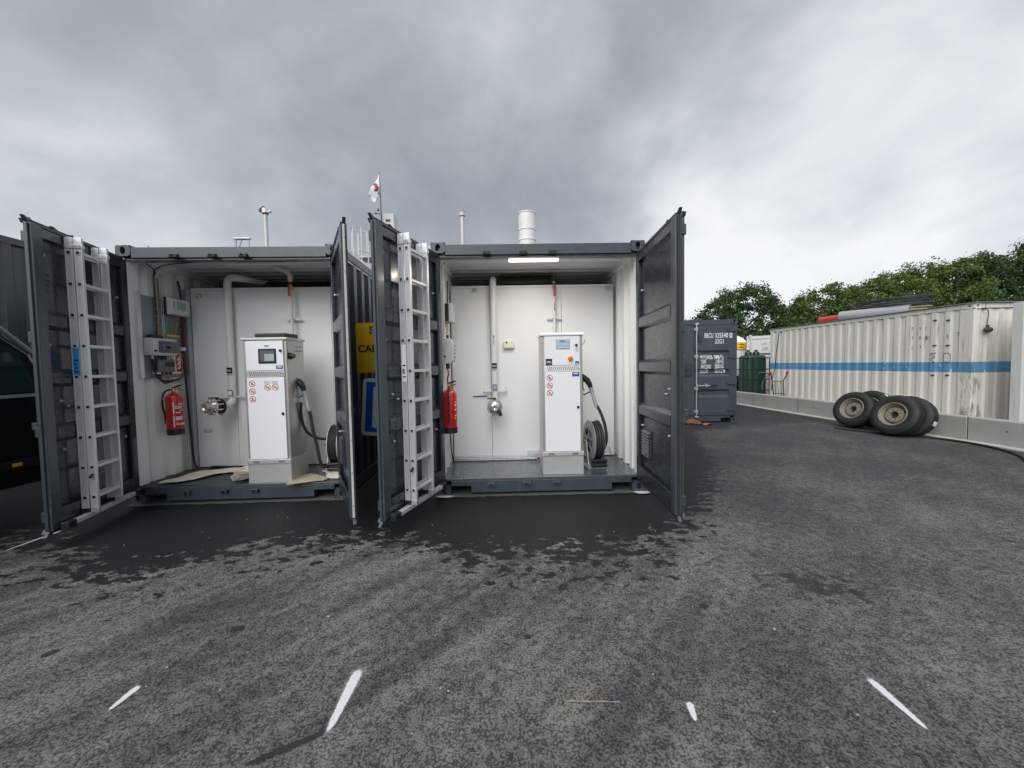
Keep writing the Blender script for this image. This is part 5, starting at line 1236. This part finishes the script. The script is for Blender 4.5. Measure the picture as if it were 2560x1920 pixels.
# pipes on its roof
def hollow(name, label, p0, p1, r, mat, cut=False, group=None):
    p0 = Vector(p0); p1 = Vector(p1); o = thing(name, label, 'pipe', p0, 0, group)
    ax = p1 - p0; m = MB(); m.lathe([(r * .84, .0), (r, 0), (r, ax.length), (r * .84, ax.length), (r * .84, 0)], (0, 0, 0), ax, 28, close=False)
    if cut: m.v = [tuple(Vector(v) + ax.normalized() * (-.35 * (v[2] - 0) / r if (Vector(v).dot(ax.normalized()) < .01) else 0)) for v in m.v]
    m.build('tube', mat, o, smooth=True); return o
zr = 2.60 + .048
hollow('plastic_pipe', 'red plastic pipe on the roof of the old white container', W('D', .32, 4.20, zr + .145), W('D', .36, 3.18, zr + .130), .088, 'pvc_red')
hollow('plastic_pipe', 'wide grey plastic pipe on the roof of the old white container', W('D', .15, 3.30, zr + .155), W('D', .78, 1.95, zr + .135), .125, 'pvc_grey')
t = thing('hose_coil', 'coil of black and tan hose on the roof of the old white container', 'hose coil', W('D', 1.05, 2.75, zr + .02), YAW('D'))
for k in range(9):
    rr = .95 - .05 * (k % 4) + .03 * math.sin(k * 2); zz = .04 + .042 * k; ph = k * 1.7
    m = MB(); m.tube([(rr * math.cos(a) * .62, rr * math.sin(a), zz + .03 * math.sin(a + ph) + .10) for a in [2 * math.pi * i / 40 for i in range(40)]], .020, 6, True); m.build('loop', 'hose_tan' if k in (0, 1) else 'hose_old', t, smooth=True)
t = thing('container_post', 'pale edge of another white container at the right border', 'container', (9.70, 7.33, 0), R(1.4))
m = MB(); m.box(.0, .16, 0, .16, 0, 2.55); m.build('corner_post', 'white_paint', t, bevel=.006)
c = corrug(.16, 2.3, .03); m = MB(); m.sheet([[(x, .03 + o, z) for x, o in c] for z in (.1, 2.5)]); m.build('end_wall', 'white_paint', t)
m = MB(); m.box(.16, 2.44, .0, .1, 2.45, 2.55); m.box(.16, 2.44, 0, .1, .02, .15); m.build('end_rail', 'white_paint', t)
c = corrug(-5.9, 0, .03); m = MB(); m.sheet([[(.02 + o, y, z) for y, o in c] for z in (.1, 2.5)]); m.build('side_wall', 'white_paint', t)
t = thing('bucket', 'white bucket with red band beside the old white container', 'bucket', W('D', .84, -.22, .02))
m = MB(); m.lathe([(.11, 0), (.14, .30), (.15, .30), (.15, .33), (.13, .33), (.10, .02)], n=24); m.build('pail', 'white_print', t, smooth=True)
m = MB(); m.lathe([(.128, .14), (.138, .24)], n=24, close=False); m.build('band', 'red_plastic', t, smooth=True)

# ------------------------------------------------------------------ concrete wall of blocks
random.seed(3)
ys_ = [6.878 + 2.052 * k for k in range(-4, 6)]
XB = 8.165
descs = ['block of the low concrete wall nearest the camera, out at the right edge', 'low concrete wall block just outside the right edge', 'low concrete wall block running out at the right edge', 'low concrete wall block at the right border with a tie hole',
         'low concrete wall block right behind the leaning wheels', 'low concrete wall block behind and left of the leaning wheels', 'low concrete wall block below the hand truck', 'low concrete wall block below the green tank', 'low concrete wall block hidden behind the closed grey container', 'farthest low concrete wall block']
for k, y0 in enumerate(ys_):
    if k == 0: continue
    o = thing('concrete_block', descs[k], 'concrete block', (XB + random.uniform(-.004, .004), y0, 0), R(random.uniform(-.15, .15)), 'blocks of the low concrete wall')
    m = MB(); m.prism([(0, .0), (0, .43), (.012, .45), (.15, .45), (.16, .43), (.16, 0)], .008, 2.044, 'y'); m.build('block', 'concrete', o, bevel=.003)
    m = MB(); m.box(.0015, .150, 2.040, 2.064, .0, .446); m.build('joint', 'rusty_dark', o)
    for yy in (.55, 1.5): m = MB(); m.cyl((-.0015, yy, .27), (.02, yy, .27), .014, 10); m.build('tie_hole', 'rusty_dark', o)
    m = MB(); m.box(-.17 if k < 40 else 0, 0, .0, 2.052, 0, .035 + .004 * (k % 2)); m.build('footing', 'kerb_pale', o, bevel=.012)
t = thing('ground_hose', 'black hose lying along the foot of the concrete wall', 'hose', (0, 0, 0))
m = MB(); m.tube(smoothpath([(7.10, 8.45, .02), (7.3, 8.0, .018), (7.55, 7.62, .018), (7.85, 7.20, .02), (7.97, 6.80, .02), (7.90, 6.25, .02), (7.62, 5.75, .02), (7.2, 5.3, .02), (6.9, 4.8, .02)]), .020, 8); m.build('strand', 'rubber', t, smooth=True)

# ------------------------------------------------------------------ wheels leaning on the wall
def wheel(label, c, nrm, Rr=.395, wd_=.235, rimmed=True):
    t = thing('truck_wheel', label, 'wheel', c, 0, 'truck wheels leaning on the concrete wall')
    nrm = Vector(nrm).normalized(); t.rotation_mode = 'QUATERNION'; t.rotation_quaternion = nrm.to_track_quat('Z', 'Y')
    h = wd_ / 2; rb = .222
    pr = [(rb, h - .045), (rb + .012, h - .012), (rb + .06, h + .004), (Rr - .075, h + .006), (Rr - .030, h - .012), (Rr - .012, h - .030)]
    m = MB(); prof = [(rb, -h + .045), (rb + .012, -h + .012), (rb + .06, -h - .004), (Rr - .075, -h - .006), (Rr - .030, -h + .012), (Rr - .012, -h + .030)]
    g_ = [-.066, -.022, .022, .066]; prof.append((Rr - .004, -h + .034))
    for gg in g_: prof += [(Rr, gg - .006), (Rr - .012, gg - .004), (Rr - .012, gg + .004), (Rr, gg + .006)]
    prof.append((Rr - .004, h - .034)); prof += pr[::-1]
    m.lathe(prof, n=48, close=False); m.build('tyre', 'tyre', t, smooth=True)
    m = MB(); m.lathe([(rb + .014, h - .012), (rb + .006, h - .002), (rb - .006, h - .006), (rb - .016, h - .05), (.178, h - .085), (.172, h - .12)], n=40, close=False); rim = m.build('rim', 'rim_paint', t, smooth=True)
    m = MB(); m.lathe([(rb - .006, -h + .01), (.19, -h + .05), (.172, h - .12)], n=40, close=False); m.build('rim_inner', 'rusty_dark', t, smooth=True)
    # disc: dished plate with hub hole, hand holes and studs
    m = MB(); m.lathe([(.174, h - .118), (.150, h - .075), (.135, h - .060), (.072, h - .060), (.070, h - .075), (.070, h - .14)], n=40, close=False); m.build('disc', 'rim_paint', t, smooth=True)
    m = MB(); m.cyl((0, 0, h - .14), (0, 0, h - .135), .071, 24); m.build('hub_hole', 'rubber', t)
    for k in range(8):
        a = 2 * math.pi * (k + .5) / 8; m = MB(); m.cyl((.104 * math.cos(a), .104 * math.sin(a), h - .061), (.104 * math.cos(a), .104 * math.sin(a), h - .0585), .0125, 10); m.build('stud_hole', 'rubber', t)
    for k in range(3):
        a = 2 * math.pi * k / 3 + .5; m = MB(); m.sphere((.158 * math.cos(a), .158 * math.sin(a), h - .092), .022, 10); m.build('hand_hole', 'rubber', t, smooth=True)
    return t
N1 = Vector((-.90, -.24, .34)).normalized()
c1 = Vector((7.60, 8.52, .405)); c2 = Vector((7.50, 7.50, .405))
wheel('leaning truck wheel with cream rim, left one of the front pair', c1, N1)
wheel('leaning truck wheel with cream rim, right one of the front pair', c2, N1)
w3 = wheel('truck wheel standing behind the left front one', c1 - N1 * .25 + Vector((.03, -.20, .115)), N1 + Vector((0, .06, -.10)))
w4 = wheel('truck wheel with a paper label on its tread, rear right of the group', c2 - N1 * .255 + Vector((.03, -.06, .065)), N1 + Vector((.0, -.04, -.06)))
for wl_, dirw, half, zr0, mt in ((w4, (.45, -.85, -.30), 6, (-.07, .04), 'cardboard'), (w3, (.35, -.55, .75), 5, (.01, .08), 'white_print')):
    ld = wl_.rotation_quaternion.inverted() @ Vector(dirw); a0 = math.degrees(math.atan2(ld.y, ld.x))
    m = MB(); m.sheet([[(.3975 * math.cos(R(a0 + a)), .3975 * math.sin(R(a0 + a)), z) for a in (-half, -half / 2, 0, half / 2, half)] for z in zr0]); m.build('paper_label', mt, wl_)

# ------------------------------------------------------------------ behind the wall: tank, frame, hand truck, far container, tanker
t = thing('green_tank', 'dark green plastic liquid tank behind the concrete wall', 'tank', (9.20, 14.75, .02))
m = MB()
poly = []
for i in range(48):
    a = 2 * math.pi * i / 48; c_, s_ = math.cos(a), math.sin(a); k = (abs(c_) ** 5 + abs(s_) ** 5) ** (-.2); rr = k * (1 + .025 * math.cos(8 * a)); poly.append((rr * c_ * .37, rr * s_ * .34))
rings = [(1.0, 0), (1.0, 1.62), (.97, 1.70), (.86, 1.74), (.3, 1.76)]
vs_ = [(x * k, y * k, z) for k, z in rings for x, y in poly]; n = 48
m.add(vs_, [(j * n + i, j * n + (i + 1) % n, (j + 1) * n + (i + 1) % n, (j + 1) * n + i) for j in range(4) for i in range(n)] + [tuple(range(n)), tuple(range(4 * n, 5 * n))]); m.build('body', 'tank_green', t, smooth=True)
for x in (-.16, .14): m = MB(); m.lathe([(.12, 1.72), (.12, 1.84), (.10, 1.88), (.06, 1.88), (.05, 1.96)], (x, 0, 0), n=18); m.build('cap', 'black_plastic', t, smooth=True)
m = MB(); m.tube(smoothpath([(.0, -.36, 1.05), (.05, -.42, 1.10), (.25, -.44, 1.08), (.33, -.44, 1.0), (.12, -.44, .75), (.12, -.42, .4)]), .02, 8); m.build('drain_hose', 'grey_plastic', t, smooth=True)
t = thing('pipe_rail_frame', 'black pipe rail frame around the green tank', 'frame', (8.30, 14.25, .02))
for x in (.25, .62, 1.24): m = MB(); m.box(x - .018, x + .018, -.018, .018, 0, 1.66); m.build('post', 'dark_metal', t)
for z in (.45, .85, 1.22, 1.64): m = MB(); m.cyl((-.3, 0, z), (1.24, 0, z), .018, 8); m.build('rail', 'dark_metal', t)
m = MB(); m.tube([(.3, 0, 1.64), (.72, .3, 1.70), (1.24, 0, 1.64)], .016, 6); m.build('brace', 'dark_metal', t)
t = thing('hand_truck', 'hand truck with red grips leaning on the old white container', 'hand truck', (8.98, 12.9, .02), R(-8)); t.rotation_euler = (R(-9), 0, R(-8))
for s in (-1, 1):
    m = MB(); m.tube(smoothpath([(s * .16, 0, 0), (s * .17, 0, .75), (s * .20, -.03, .92), (s * .24, -.10, 1.02)]), .018, 8); m.build('rail', 'dark_metal', t, smooth=True)
    m = MB(); m.tube([(s * .235, -.09, 1.01), (s * .26, -.16, 1.10), (s * .27, -.10, 1.15), (s * .25, -.05, 1.08)], .022, 8, True); m.build('grip', 'red_plastic', t, smooth=True)
    m = MB(); m.lathe([(.04, -.03), (.12, -.03), (.13, 0), (.12, .03), (.04, .03)], (s * .24, .1, .13), (1, 0, 0), 20); m.build('wheel', 'tyre', t, smooth=True)
for x in (-.09, 0, .09): m = MB(); m.cyl((x, 0, .1), (x, 0, .84), .008, 6); m.build('bar', 'dark_metal', t)
for z in (.12, .42, .84): m = MB(); m.cyl((-.17, 0, z), (.17, 0, z), .012, 6); m.build('bar', 'dark_metal', t)
m = MB(); m.box(-.2, .2, -.22, 0, 0, .012); m.build('toe_plate', 'dark_metal', t)
FR['F'] = (9.74, 16.0, R(-31))
rootF = container('shipping_container', 'white container with faded lettering behind the green tank', 'F', 6.058, 2.591, outm='white_paint')
shell(rootF, 6.058, 2.591, 'white_paint', None, 'grey_floor')
m = MB(); m.box(.075, Wd - .075, .03, .06, .1, 2.50); m.box(.16, Wd - .16, .006, .05, 2.46, 2.58); m.build('door_panel', 'white_paint', rootF)
m = MB(); m.box(.10, 1.1, .0, .03, 1.83, 1.87); m.build('door_rib', 'rusty_dark', rootF)
for x in (.16, .9): m = MB(); m.cyl((x, .0, .1), (x, .0, 2.62), .03, 8); m.build('lock_rod', 'white_paint', rootF)
for s, x, z in (('L41.7', .52, 2.20), ('220', .54, 2.00)): text(s, .17, 'faded_print', rootF, (x, .028, z), sx=.8)
t = thing('tanker', 'white tank truck end with a yellow plate', 'tanker', (11.75, 20, 0))
m = MB(); m.lathe([(.2, -.12), (1.0, -.06), (1.1, 0), (1.1, 6)], (-.4, 0, 1.85), (0, 1, 0), 36); m.build('barrel', 'white_print', t, smooth=True)
m = MB(); m.box(-.35, .30, -.16, -.14, 2.20, 2.56); pl = m.build('yellow_plate', 'sign_yellow', t)
for z in (2.42, 2.28): m = MB(); m.box(-.05, .18, -.165, -.16, z, z + .05); m.build('plate_text', 'black_print', pl)
m = MB(); m.box(-1.2, .9, -.1, 6, .5, .8); m.build('chassis', 'dark_metal', t)
for y in (.8, 2.0, 5.0):
    for x in (-1.1, .6): m = MB(); m.lathe([(.2, -.15), (.5, -.15), (.5, .15), (.2, .15)], (x, y, .5), (1, 0, 0), 24); m.build('wheel', 'tyre', t, smooth=True)
# netting by the closed container
t = thing('cargo_net', 'heap of brown netting and orange strap by the closed grey container', 'net', (4.42, 9.45, 0))
random.seed(12)
for k in range(26):
    a0 = random.uniform(0, 6.28); pts_ = []
    for i in range(9):
        a = a0 + i * random.uniform(.3, .8); rr = random.uniform(.02, .22) * (1 - .3 * i / 9); pts_.append((rr * math.cos(a) * 1.1, rr * math.sin(a) * .6, max(.012, .16 - rr * .55) * random.uniform(.3, 1)))
    m = MB(); m.tube(smoothpath(pts_, 3), .009, 5); m.build('strand', 'net_orange', t, smooth=True)
m = MB(); rows = [[(.06 + .045 * i, -.20 + .05 * j + .03 * math.sin(i * .9), .012 + .018 * (1 + math.sin(i * 1.3 + j))) for i in range(9)] for j in range(3)]; m.sheet(rows); sp = m.build('strap', 'net_red', t, smooth=True); s_ = sp.modifiers.new('t', 'SOLIDIFY'); s_.thickness = .006

# ------------------------------------------------------------------ trees
def tree(loc, h, rx, ry, seed, mat, label, n_cl, base=.18, leaf=.125):
    rnd = random.Random(seed); t = thing('deciduous_tree', label, 'tree', loc, 0, 'trees behind the white container')
    m = MB(); top = (rnd.uniform(-.3, .3), rnd.uniform(-.3, .3), h * .72)
    m.tube(smoothpath([(0, 0, -.1), (.05, .03, h * .2), (top[0] * .6, top[1] * .6, h * .45), top], 4), [.20 - .16 * i / 12 for i in range(13)], 9); limbs = []
    for k in range(14):
        a = rnd.uniform(0, 6.28); z0 = h * rnd.uniform(.2, .6); l = rnd.uniform(.5, .95); e = Vector((rx * l * math.cos(a), ry * l * math.sin(a), z0 + h * rnd.uniform(.12, .32)))
        s0 = Vector((top[0] * z0 / h, top[1] * z0 / h, z0)); md = s0.lerp(e, .5) + Vector((0, 0, -.1 * h * rnd.random() + .05 * h))
        P = smoothpath([s0, md, e], 4); m.tube(P, [.075 - .06 * i / (len(P) - 1) for i in range(len(P))], 6); limbs.append((s0, md, e))
    m.build('trunk', 'bark', t, smooth=True)
    V = []; F = []
    zc = h * (.5 + base / 2); rz = h * (.5 - base / 2)
    for k in range(n_cl):
        while True:
            u = Vector((rnd.uniform(-1, 1), rnd.uniform(-1, 1), rnd.uniform(-1, 1)))
            if .12 < u.length < 1: break
        f = u.length ** .35 / u.length; lump = 1 + .17 * math.sin(3.1 * math.atan2(u.y, u.x) + seed) + .13 * math.sin(5 * u.z + seed * 2 + 2 * math.atan2(u.y, u.x))
        c = Vector((u.x * rx * f * lump, u.y * ry * f * lump, zc + u.z * rz * f * (1 + .10 * math.sin(4 * math.atan2(u.y, u.x) + seed))))
        if rnd.random() < .10: c *= .97
        cr = rnd.uniform(.22, .50)
        for q in range(rnd.randint(70, 110)):
            d = Vector((rnd.gauss(0, 1), rnd.gauss(0, 1), rnd.gauss(0, .7))) * cr * .48
            p_ = c + d; nrm = (Vector((rnd.gauss(0, .7), rnd.gauss(0, .7), rnd.uniform(.1, 1.2))) + d.normalized() * .5).normalized()
            tx = nrm.orthogonal().normalized(); ty = nrm.cross(tx); a = rnd.uniform(0, 6.28); ax = tx * math.cos(a) + ty * math.sin(a); bx_ = nrm.cross(ax)
            l = leaf * rnd.uniform(.6, 1.25); w_ = l * .42; i0 = len(V)
            V += [p_ - ax * l * .5, p_ + bx_ * w_ + nrm * .01, p_ + ax * l * .5 - nrm * .02, p_ - bx_ * w_ + nrm * .01]; F.append((i0, i0 + 1, i0 + 2, i0 + 3))
    mm = MB(); mm.v = [tuple(v) for v in V]; mm.f = F; mm.build('crown', mat, t, fix=False)
    return t
tree((14.0, 23.5, 0), 6.0, 2.6, 2.3, 1, 'leaf_dark', 'tall dark tree above the closed grey container', 330)
tree((11.4, 24.5, 0), 4.1, 2.0, 2.0, 2, 'leaf_dark', 'low dark tree left of the tall one, behind the closed grey container', 190)
tree((16.9, 24.5, 0), 3.9, 1.9, 2.0, 3, 'leaf_dark', 'small dark tree between the tall tree and the light green row', 190)
tree((18.8, 23.0, 0), 5.9, 2.3, 2.2, 4, 'leaf_light', 'light green tree at the left end of the row', 300)
tree((21.8, 22.8, 0), 6.4, 2.5, 2.3, 5, 'leaf_light', 'light green tree, second of the row from the left', 330)
tree((24.6, 22.5, 0), 7.1, 2.5, 2.4, 6, 'leaf_light', 'taller tree in the middle of the row behind the old white container', 330)
tree((27.3, 22.2, 0), 7.5, 2.6, 2.4, 7, 'leaf_dark', 'dark tree near the right end of the row', 330)
tree((30.2, 22.0, 0), 8.0, 2.7, 2.5, 8, 'leaf_dark', 'dark tree at the right border of the photo', 330)
tree((20.2, 26.5, 0), 4.6, 2.6, 2.2, 9, 'leaf_dark', 'dark bushy tree behind the gap of the light green row', 240)
tree((33.4, 22.0, 0), 8.6, 2.7, 2.5, 10, 'leaf_dark', 'dark tree beyond the right border', 260)
